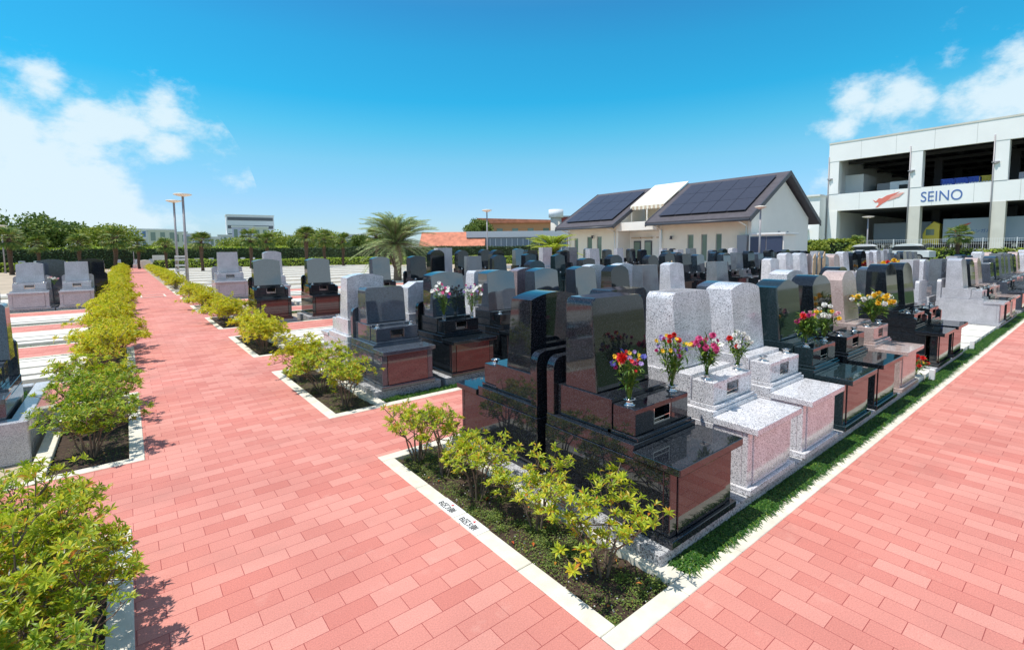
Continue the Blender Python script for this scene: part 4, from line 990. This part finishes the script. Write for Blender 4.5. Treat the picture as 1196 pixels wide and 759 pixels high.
def wall_with_windows(m, X, y0, y1, z0, z1, wins, t=.25):
    """wall in the plane x = X with real openings; wins = [(ya, yb, za, zb)]"""
    wins = sorted(wins); y = y0
    for a, b_, c, d in wins:
        m.box(X, X + t, y, a, z0, z1); m.box(X, X + t, a, b_, z0, c); m.box(X, X + t, a, b_, d, z1); y = b_
    m.box(X, X + t, y, y1, z0, z1)
def gabled(name, y0, y1, wins, label, panels, doors=()):
    o = thing(name, label, 'building', (0, 0, 0), 0, 'cream chapel buildings with solar roofs')
    m = MB(); wall_with_windows(m, XC, y0 + .25, y1 - .25, -.3, 3.7, wins)
    m.build('front_wall', cream, o)
    zr = 7.0; ze = 3.62
    for yy, nm in ((y0, 'gable_wall'), (y1 - .25, 'gable_wall')):
        m = MB(); m.prism([(XC, -.3), (XG1 - 1.1, -.3), (XG1 - 1.1, 4.1), (XM, zr - .25), (XC, 4.15)], yy, yy + .249); m.build(nm, white_r, o)
    MB().box(XG1 - 1.35, XG1 - 1.101, y0 + .25, y1 - .25, -.3, 4.0).build('rear_wall', cream, o)
    for a, b_, c, d in wins:
        fr = MB(); fr.box(XC + .06, XC + .14, a + .001, a + .05, c + .001, d - .001); fr.box(XC + .06, XC + .14, b_ - .05, b_ - .001, c + .001, d - .001); fr.box(XC + .06, XC + .14, a + .05, b_ - .05, c + .001, c + .05); fr.box(XC + .06, XC + .14, a + .05, b_ - .05, d - .05, d - .001)
        w = fr.build('window', frame_m, o); MB().box(XC + .09, XC + .11, a + .051, b_ - .051, c + .051, d - .051).build('pane', winglass, w)
    # roof: two slopes
    t = .22
    m = MB(); m.prism([(XG0, ze), (XG0, ze + t), (XM, zr + t), (XG1, ze + t), (XG1, ze), (XM, zr)], y0 - .45, y1 + .35); rf = m.build('roof', [roof_m], o)
    m = MB()
    for yy in (y0 - .53, y1 + .351): m.prism([(XG0 - .03, ze - .12), (XG0 - .03, ze + t + .02), (XM, zr + t + .03), (XG1 + .03, ze + t + .02), (XG1 + .03, ze - .12), (XM, zr - .06)], yy, yy + .079)
    m.build('barge_board', fascia, rf)
    MB().cyl((XG0 - .09, y0 - .45, ze + .02), (XG0 - .09, y1 + .35, ze + .02), .08, .08, 8).build('gutter', fascia, rf)
    for yy in (y0 + .3, y1 - .3): MB().cyl((XC - .1, yy, -.3), (XC - .1, yy, 3.3), .045, .045, 8).cyl((XC - .1, yy, 3.3), (XG0 - .05, yy, 3.6), .045, .045, 8).build('downpipe', white_r, o)
    m = MB()
    for a, b_, c, d in wins: m.box(XC - .05, XC - .001, a - .06, b_ + .06, c - .08, c - .01, .005)
    m.build('window_sill', white_r, o)
    for yy in (y0 - .005,):
        for xx in (XM - .5, XM + .9): MB().cyl((xx, y0 - .09, 2.9), (xx, y0 - .002, 2.9), .11, .11, 12).build('wall_vent', gray, o)
    # solar panels on the slope facing the graves
    sl_ = math.atan2(zr - ze, XM - XG0); ln = math.hypot(zr - ze, XM - XG0); ca, sa = math.cos(sl_), math.sin(sl_)
    ny, nx = panels; py0 = y0 + .15; pw = (y1 - y0 - .5) / ny; ph = (ln - 1.5) / nx
    for i in range(ny):
        for j in range(nx):
            b = MB().box(.01, ph - .02, .01, pw - .02, 0, .05).build('solar_panel', solar, rf)
            u0 = .85 + j * ph; b.matrix_local = Matrix(((ca, 0, -sa, XG0 + u0 * ca - (t + .06) * sa), (0, 1, 0, py0 + i * pw), (sa, 0, ca, ze + t * .86 + u0 * sa + .06), (0, 0, 0, 1)))
    return o
hallA = gabled('chapel_hall', 15.3, 22.4, [(17.33, 17.77, .9, 2.85), (18.41, 18.87, .9, 2.85), (19.47, 19.96, .9, 2.85)], 'right-hand cream hall with dark gable roof, solar panels and three slit windows', (5, 3))
hallB = gabled('chapel_hall', 26.4, 32.3, [(28.2, 28.75, .9, 2.95), (29.3, 29.9, .9, 2.95), (31.0, 31.45, .9, 2.85)], 'left-hand cream hall with dark gable roof, solar panels and narrow windows', (4, 3))
for (o, pts) in ((hallA, [(21.2, 2.65)]), (hallB, [(29.1, 2.9)])):
    for y, z in pts:
        MB().cyl((XC - .22, y, z - .12), (XC - .22, y, z + .14), .11, .07, 10).box(XC - .2, XC - .001, y - .02, y + .02, z + .08, z + .12).build('wall_lantern', fascia, o)
# porch between the halls
po = thing('entrance_porch', 'recessed entrance porch with white balcony and striped awning between the two halls', 'porch', (0, 0, 0))
MB().box(XC + 1.6, XC + 1.85, 22.4, 26.4, -.3, 3.3).build('back_wall', white_r, po)
MB().box(XC - .3, XC + 1.85, 22.41, 26.39, 3.32, 4.0, .01).build('balcony', white_r, po)
MB().box(XC + 3.2, XC + 3.4, 22.76, 26.04, 4.0, 6.6).build('upper_wall', cream, po)
aw = mat('cream_awning', (.80, .75, .63), .8)
m = MB()
m.prism([(XC + 1.15, 5.32), (XC + 1.15, 5.40), (XM, 7.42), (XM, 7.34)], 22.77, 26.03)
a_ = m.build('awning', aw, po)
aw2 = mat('awning_stripe', (.55, .42, .30), .8)
for i in range(16):
    yy = 22.79 + i * .203; MB().prism([(-.10, 0), (.10, 0), (.10, -.22), (0, -.32), (-.10, -.22)], -.01, .01).build('valance_flap', aw if i % 2 else aw2, a_).matrix_local = Matrix(((0, 1, 0, XC + 1.135), (1, 0, 0, yy + .1), (0, 0, 1, 5.36), (0, 0, 0, 1)))
for yy in (22.85, 24.4, 25.95): MB().cyl((XC + 1.2, yy, 4.0), (XC + 1.2, yy, 5.33), .05, .05, 8).build('awning_post', white_r, po)
for yy in (23.1, 24.5, 25.6):
    d = MB().box(XC + 1.52, XC + 1.599, yy - .35, yy + .35, -.1, 2.5).build('door', fascia, po); MB().box(XC + 1.50, XC + 1.519, yy - .28, yy + .28, .1, 2.4).build('door_glass', winglass, d)
    MB().box(XC + 1.3, XC + 1.5, yy - .45, yy + .45, 2.7, 2.8).build('door_canopy', aw2, po)
# shed with dark blue doors
sh = thing('storage_shed', 'storage shed with dark blue double door beside the right-hand hall', 'shed', (0, 0, 0))
navy = mat('navy_steel', (.045, .06, .11), .4, noise=.05)
MB().box(32.0, 33.7, 13.05, 15.2, -.3, 2.66).build('shed_body', white_r, sh)
MB().box(31.85, 33.85, 12.9, 15.04, 2.662, 2.78, .01).build('shed_roof', wsig, sh)
for a, b_ in ((13.12, 14.08), (14.12, 15.1)): MB().box(31.95, 31.999, a, b_, -.05, 2.56, .004).build('shed_door', navy, sh)
MB().box(32.2, 32.49, 15.45, 16.1, 1.0, 2.7).build('grey_cabinet', gray, sh)
# paved strip below the halls
struct(MB().quad((XE, -8, -.02), (60, -8, -.02), (60, 46, -.02), (XE, 46, -.02)).build('forecourt', mat('forecourt_asphalt', (.22, .21, .20), .9, noise=.15, nscale=1)))

# ---------------------------------------------------------------- truck terminal
wh = thing('truck_terminal', 'white concrete two-deck truck terminal with SEINO lettering on the right', 'building', (95, 0, 0))
wc = mat('white_concrete', (.90, .89, .87), .8, noise=.03, nscale=.3); wcol = mat('pale_column_concrete', (.66, .63, .56), .85, noise=.08, nscale=.6); inner = mat('shaded_interior_concrete', (.07, .07, .075), .9)  # inner: concrete darkened, the shade inside the decks is put into its colour
cols = [31.1, 20.1, 10.9, 1.7, -7.5, -16.7, -26]
for i, c in enumerate(cols):
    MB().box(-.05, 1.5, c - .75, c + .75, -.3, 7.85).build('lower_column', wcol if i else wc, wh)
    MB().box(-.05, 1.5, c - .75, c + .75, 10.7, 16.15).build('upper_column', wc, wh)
    MB().cyl((-.16, c + .72, -.3), (-.16, c + .72, 17), .08, .08, 6).build('drain_pipe', pole_m, wh)
MB().box(0, .5, -30, 31.85, 7.852, 10.65).build('deck_parapet', wc, wh)
MB().box(-.1, .5, -30, 31.85, 16.152, 19.3).build('roof_parapet', wc, wh)
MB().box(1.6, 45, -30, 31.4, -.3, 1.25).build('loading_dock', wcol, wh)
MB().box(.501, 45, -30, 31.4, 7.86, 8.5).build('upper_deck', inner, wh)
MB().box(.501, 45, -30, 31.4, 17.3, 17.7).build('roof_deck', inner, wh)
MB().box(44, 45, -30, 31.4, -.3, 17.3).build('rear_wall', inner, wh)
MB().box(.501, 44, 30.9, 31.4, -.3, 17.3).build('side_wall', wc, wh)
m = MB()
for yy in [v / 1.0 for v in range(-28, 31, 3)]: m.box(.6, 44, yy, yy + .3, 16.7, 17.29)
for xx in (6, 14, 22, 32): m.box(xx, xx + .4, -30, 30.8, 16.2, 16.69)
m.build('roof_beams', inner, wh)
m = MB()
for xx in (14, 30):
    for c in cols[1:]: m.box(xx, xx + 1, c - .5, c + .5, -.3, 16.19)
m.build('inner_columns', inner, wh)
MB().box(5, 12, 28.2, 30.88, 8.51, 14.2).build('inner_wall_block', wc, wh)
MB().box(8, 12, 21.6, 27, 8.51, 12.6).build('grey_office_box', gray, wh)
MB().box(4.0, 6.5, 21.4, 24.2, 8.51, 12.3).build('white_office_box', wc, wh)
MB().box(3.95, 3.999, 21.9, 23.0, 10.9, 11.7).build('office_window', dark, wh)
MB().box(3.0, 9.0, 24.6, 27, 8.51, 10.9).build('pink_crate', mat('pale_red_box', (.6, .3, .28), .7), wh)
blue_m = mat('sign_blue', (.09, .17, .42), .5); redm = mat('sign_red', (.75, .07, .05), .5)
def fac(y, z, x=-.02): return Matrix(((0, 0, -1, x), (-1, 0, 0, y), (0, 1, 0, z), (0, 0, 0, 1)))
tx = text('SEINO', 2.15, blue_m, 'sign_lettering', fac(19.4, 8.45), .02, wh); tx.scale = (.80, 1, 1)
jm = mat('joint_sealant', (.62, .62, .60), .9)
m = MB()
for yy in [31.85 - 4.6 * i for i in range(1, 13)]: m.box(-.108, -.101, yy - .03, yy + .03, 16.2, 19.25); m.box(-.008, -.001, yy - .03, yy + .03, 7.9, 10.6)
m.build('panel_joints', jm, wh)
MB().box(-.16, -.101, -30, 31.85, 19.05, 19.3).build('coping', wcol, wh)
m = MB()
for c in cols: m.box(-.3, -.06, c + .1, c + .9, 13.2, 13.35); m.cyl((-.25, c + .5, 13.0), (-.25, c + .5, 13.2), .12, .18, 8)
m.build('wall_lights', pole_m, wh)
# emblem: red leaping mark with a rising tail of stripes
def emblem(parent, y, z, s, x=-.03, m_=None):
    e = MB()
    e.prism([(0, 1.55), (.55, 1.2), (1.0, 1.75), (1.5, 1.7), (2.3, 2.2), (4.3, 2.75), (3.0, 1.7), (2.2, 1.0), (1.5, .55), (.9, .0), (.5, -.05), (1.0, .55), (.95, .95), (.4, .95)], 0, .03)
    o_ = e.build('emblem', m_ or redm, parent); o_.matrix_local = Matrix(((0, 1, 0, x), (-s, 0, 0, y), (0, 0, s, z), (0, 0, 0, 1))) 
    return o_
e1 = emblem(wh, 25.4, 8.05, .80, -.03, mat('sign_soft_red', (.78, .20, .15), .5))
redl = mat('sign_pale_red', (.82, .42, .36), .5)
for i in range(3):
    q = MB().prism([(2.4 + i * .5, 1.1 + i * .25), (3.1 + i * .6, 1.9 + i * .2), (4.6 + i * .25, 2.6), (3.2 + i * .5, 1.3 + i * .2)], 0, .02).build('emblem_stripe', redl, wh)
    q.matrix_local = Matrix(((0, 1, 0, -.045 - i * .01), (-.80, 0, 0, 25.4), (0, 0, .80, 8.05), (0, 0, 0, 1)))
# things on the upper deck
def crates(x, y, n, col, label, rows=2):
    for i in range(n):
        o = thing('cage_trolley', label % ORD[i], 'cage trolley', (x, y - i * 1.5, 8.51), 0, 'cage trolleys on the upper deck')
        mm = mat('trolley_paint', col, .5)
        m = MB()
        for yy in (-.65, -.33, 0, .33, .62): m.box(-.5, -.45, yy, yy + .06, .2, 3.2)
        for zz in (.2, 1.7, 3.14): m.box(-.5, -.44, -.7, .7, zz, zz + .12)
        m.box(.4, .5, -.7, .7, .2, 3.2); m.build('cage', mm, o); MB().box(-.42, .38, -.55, .55, .25, 2.5).build('load', wsig, o)
        for a in (-.5, .5): MB().cyl((0, a, .1), (.08, a, .1), .12, .12, 8).build('wheel', dark, o)
crates(97.6, 16.8, 3, (.05, .12, .55), 'blue cage trolley behind the upper parapet, %s from the left'); crates(97.6, 12.6, 1, (.65, .5, .06), 'yellow cage trolley behind the upper parapet near the right-hand column (%s)')
crates(97.6, 8.6, 2, (.5, .5, .55), 'grey cage trolley in the last visible upper bay, %s from the left')
# trucks in the lower deck
trk = mat('trailer_silver_blue', (.36, .42, .50), .5); yel = mat('cab_yellow', (.72, .55, .08), .4)
def trailer(x, y, ln, label, cab=False, mark=False):
    o = thing('truck_trailer' if not cab else 'truck', label, 'truck', (x, y, 1.25), 0, 'trucks on the lower deck')
    MB().box(0, 2.5, -ln, 0, 1.1, 4.6, .04).build('cargo_box', trk, o)
    MB().box(.4, 2.1, -ln, 0, .8, 1.09).build('chassis', dark, o)
    for yy in (-1.5, -2.7, -ln + 1.5, -ln + 2.7): w = MB().cyl((.02, yy, .5), (.35, yy, .5), .5, .5, 18).build('wheel', dark, o); MB().cyl((-.0, yy, .5), (.019, yy, .5), .25, .25, 12).build('rim', steel, w)
    if mark:
        emblem(o, -1.0, 2.5, .52, -.04); text('\u30ab\u30f3\u30ac\u30eb\u30fc\u4fbf', .60, blue_m, 'lettering', Matrix(((0, 0, -1, -.02), (-1, 0, 0, -3.0), (0, 1, 0, 2.45), (0, 0, 0, 1))), .01, o)
    if cab:
        c = MB(); c.prism([(-.0, .7), (2.0, .7), (2.0, 3.9), (1.3, 4.3), (.35, 3.3), (.0, 2.4)], 0, 2.4, .05); c = c.build('cab', yel, o); c.matrix_local = Matrix(((0, 1, 0, .05), (-1, 0, 0, 2.4), (0, 0, 1, 0), (0, 0, 0, 1)))
        MB().box(.02, .049, 1.0, 2.0, 2.2, 3.1).build('side_window', winglass, o)
        MB().cyl((.02, 1.5, .5), (.35, 1.5, .5), .5, .5, 18).build('wheel', dark, o)
trailer(98.5, 17.2, 9.3, 'silver trailer with red emblem and blue lettering behind a yellow cab in the lower deck', True, True)
trailer(98.5, 5.8, 9, 'silver trailer without lettering at the right edge of the lower deck')
trailer(106, 28, 8, 'dark silver trailer deep in the left lower bay')
# white side building left of the terminal
sb = thing('white_annex', 'low white annex at the left of the truck terminal', 'building', (0, 0, 0))
MB().box(92, 104, 32.0, 38.5, -.3, 10.3).build('annex_wall', wc, sb); MB().box(91.9, 91.99, 34.3, 36.2, 5.2, 7.4).build('annex_window', winglass, sb); MB().box(91.7, 104, 31.9, 38.8, 10.302, 10.6).build('annex_roof', wsig, sb)
MB().box(90.9, 91.98, 33.5, 37.5, 4.6, 4.9).build('annex_balcony', wsig, sb)
# mesh fence
fe = thing('mesh_fence', 'white mesh fence above the yellow-green hedge in front of the truck terminal', 'fence', (0, 0, 0))
fw = mat('fence_white', (.8, .82, .82), .5)
for i in range(18):
    y = 30 - i * 2.2; x = 60.0 + (30 - y) * (2.2 / 34); MB().box(x - .03 + .9, x + .03 + .9, y - .03, y + .03, -.3, 2.55).build('fence_post', fw, fe)
m = MB()
for i in range(240):
    y = 30 - i * .155; x = 60.9 + (30 - y) * (2.2 / 34); m.box(x - .006, x + .006, y - .008, y + .008, .9, 2.5)
for z in (.95, 1.5, 2.0, 2.45):
    for i in range(17):
        y = 30 - i * 2.2; x = 60.9 + (30 - y) * (2.2 / 34); m.cyl((x, y, z), (x + 2.2 * 2.2 / 34, y - 2.2, z), .014, .014, 4)
m.build('mesh_panel', fw, fe)
# parked cars
def car(x, y, rz, col, label):
    o = thing('parked_car', label, 'car', (x, y, .45 if x > 48 else -.02), rz, 'cars parked behind the graves')
    body = mat('car_paint', col, .25, .1); cg = mat('car_glass', (.02, .025, .028), .12)
    MB().prism([(-2.1, .35), (2.1, .35), (2.15, .7), (2.0, .88), (1.2, .98), (-1.5, 1.0), (-2.1, .9)], -.85, .85, .05, None, None, 2).build('body', body, o)
    MB().prism([(-1.55, 1.0), (1.05, .98), (.45, 1.42), (-.1, 1.52), (-1.0, 1.48)], -.74, .74, .04, None, None, 2).build('cabin_glass', cg, o)
    MB().prism([(-1.25, 1.40), (.60, 1.36), (.40, 1.50), (-.1, 1.60), (-.9, 1.58)], -.76, .76, .01).build('roof', body, o)
    for a, b_ in ((-1.35, -.86), (-1.35, .66), (1.35, -.86), (1.35, .66)):
        w = MB().cyl((a, b_, .33), (a, b_ + .2, .33), .33, .33, 18).build('wheel', dark, o); MB().cyl((a, b_ - .005 if b_ < 0 else b_ + .201, .33), (a, b_ - .001 if b_ < 0 else b_ + .205, .33), .2, .2, 12).build('rim', steel, w)
    for b_ in (-.6, .6): MB().box(2.08, 2.16, b_ - .18, b_ + .18, .68, .8, .01).build('headlight', lamp_w, o); 
    for b_ in (-.8, .8): MB().box(.75, .9, b_ - .05, b_ + .05, 1.0, 1.12).build('mirror', body, o)
struct(MB().box(46, 59.5, 2, 21, -.3, .45).build('car_park', mat('car_park_asphalt', (.2, .2, .19), .9)))
car(56.5, 15.9, PI / 2 + .1, (.78, .78, .78), 'white parked car left of the two, beyond the long row of graves')
car(57, 12.6, PI / 2 - .1, (.70, .74, .72), 'second pale parked car, right of the other one')
car(47, 30.0, .3, (.7, .7, .72), 'pale parked car far behind the feather palm')

# ---------------------------------------------------------------- far buildings
def block(name, x, y, w, d, h, mtl, label, floors=3, bays=8, winm=None, rz=0, band=True):
    o = thing(name, label, 'building', (x, y, -.3), rz, 'far buildings on the horizon'); MB().box(-w / 2, w / 2, -d / 2, d / 2, 0, h).build('walls', mtl, o); MB().box(-w / 2 - .2, w / 2 + .2, -d / 2 - .2, d / 2 + .2, h + .002, h + .5).build('roof', wsig, o)
    fh = h / floors
    for i in range(floors):
        if band: MB().box(-w / 2 + .5, w / 2 - .5, -d / 2 - .05, -d / 2 - .002, i * fh + fh * .4, i * fh + fh * .8).build('window_band', winm or winglass, o)
        else:
            for j in range(bays):
                bw = w / bays; MB().box(-w / 2 + j * bw + bw * .25, -w / 2 + j * bw + bw * .75, -d / 2 - .05, -d / 2 - .002, i * fh + fh * .25, i * fh + fh * .85).build('window', winm or winglass, o)
    return o
bluew = mat('far_blue_glass', (.12, .22, .42), .3); pw = mat('far_white_wall', (.72, .74, .78), .8); bw_ = mat('far_blue_wall', (.28, .38, .52), .7)
block('office_building', 5.5, 250, 17, 10, 11.5, pw, 'blue and white flat-roofed building on the horizon beyond the main path', 3, 8, bluew, 0, False)
block('office_building', 53, 290, 22, 12, 21, pw, 'white flat-roofed block with dark window bands right of the lamp posts', 5, 8, mat('far_dark_band', (.12, .13, .15), .4), -.1)
block('far_house', 67, 150, 12, 8, 6.5, pw, 'small white house with teal base left of the feather palm', 2, 4, mat('teal_band', (.05, .35, .36), .5), -.4)
r = random.Random(21)
for i in range(16):
    a = math.radians(1.5 + i * 1.35); D = r.uniform(230, 300); h = r.uniform(7, 13)
    block('far_house', D * math.sin(a) + 6, D * math.cos(a), r.uniform(6, 11), 8, h, mat('far_wall', (r.uniform(.5, .75),) * 2 + (r.uniform(.45, .7),), .8), 'small pale house in the distant town, %s from the left' % ORD[i], 2, 3, None, -a, False)
# orange building, tiled house, greenhouse, water tower
orw = mat('orange_wall', (.62, .30, .15), .85, noise=.05, nscale=.4); tile = mat('red_roof_tiles', (.55, .20, .12), .8, noise=.25, nscale=1.2, bump=.5, bscale=2)
def at_px(x, D): d = F + R * (x - 598) / f; d.z = 0; d2 = F.copy(); s = D; return Vector((d.x * s, d.y * s, 0))
VIEW = math.atan2(-math.sin(yaw), math.cos(yaw))
ob = thing('orange_building', 'long orange-walled building with a thin red roof left of the chapel', 'building', (84, 101, -.3), -yaw)
MB().box(-12, 14, -5, 5, 0, 9.0).build('walls', orw, ob); MB().prism([(-12.6, 9.002), (14.6, 9.002), (13.5, 9.5), (-11.5, 10.3)], -5.6, 5.6).build('roof', tile, ob)
for i in range(6): MB().box(-10.5 + i * 4, -9 + i * 4, -5.08, -5.002, 6.3, 7.6).build('window', winglass, ob)
th_ = thing('tiled_house', 'white house with a broad red tiled roof behind the small fan palms', 'house', (48.5, 78, -.3), -yaw)
MB().box(-5.5, 5.5, -4, 4, 0, 2.9).build('walls', white_r, th_)
MB().prism([(-4.4, 2.902), (4.4, 2.902), (1.0, 5.5), (-1.0, 5.5)], -5.9, 5.9).build('roof', tile, th_).matrix_local = Matrix(((0, 1, 0, 0), (1, 0, 0, 0), (0, 0, 1, 0), (0, 0, 0, 1)))
for i in range(5): MB().box(-4.7 + i * 2.1, -3.7 + i * 2.1, -4.06, -4.002, 1.1, 2.2).build('window', winglass, th_)
gh = thing('greenhouse', 'long grey glass-sided greenhouse with pale flat roof left of the chapel', 'greenhouse', (58, 71, -.3), -yaw)
MB().box(-9, 9, -3, 3, 0, 4.4).build('walls', mat('grey_glazing', (.22, .26, .32), .25), gh); MB().box(-9.3, 9.3, -3.3, 3.3, 4.402, 5.5).build('roof', mat('pale_roof_sheet', (.50, .54, .60), .5), gh)
for i in range(19): MB().box(-9 + i * 1 - .05, -9 + i * 1 + .05, -3.08, -3.002, 0, 4.2).build('mullion', pw, gh)
wt = thing('water_tower', 'small pale water tower rising behind the greenhouse', 'tower', (69.5, 72.5, -.3)); MB().cyl((0, 0, 0), (0, 0, 8.6), 1.1, 1.1, 16).build('shaft', mat('pale_tower', (.55, .52, .47), .8), wt); MB().cyl((0, 0, 8.6), (0, 0, 10.2), 1.5, 1.5, 16).build('tank', pw, wt)
rb = thing('red_shed', 'dark red box-like building just left of the chapel roof', 'building', (76, 77, -.3), -yaw); MB().box(-2, 2, -2, 2, 0, 9).build('walls', mat('dark_red_wall', (.30, .06, .05), .7), rb); MB().box(-2.2, 2.2, -2.2, 2.2, 9.002, 9.3).build('roof', gray, rb)
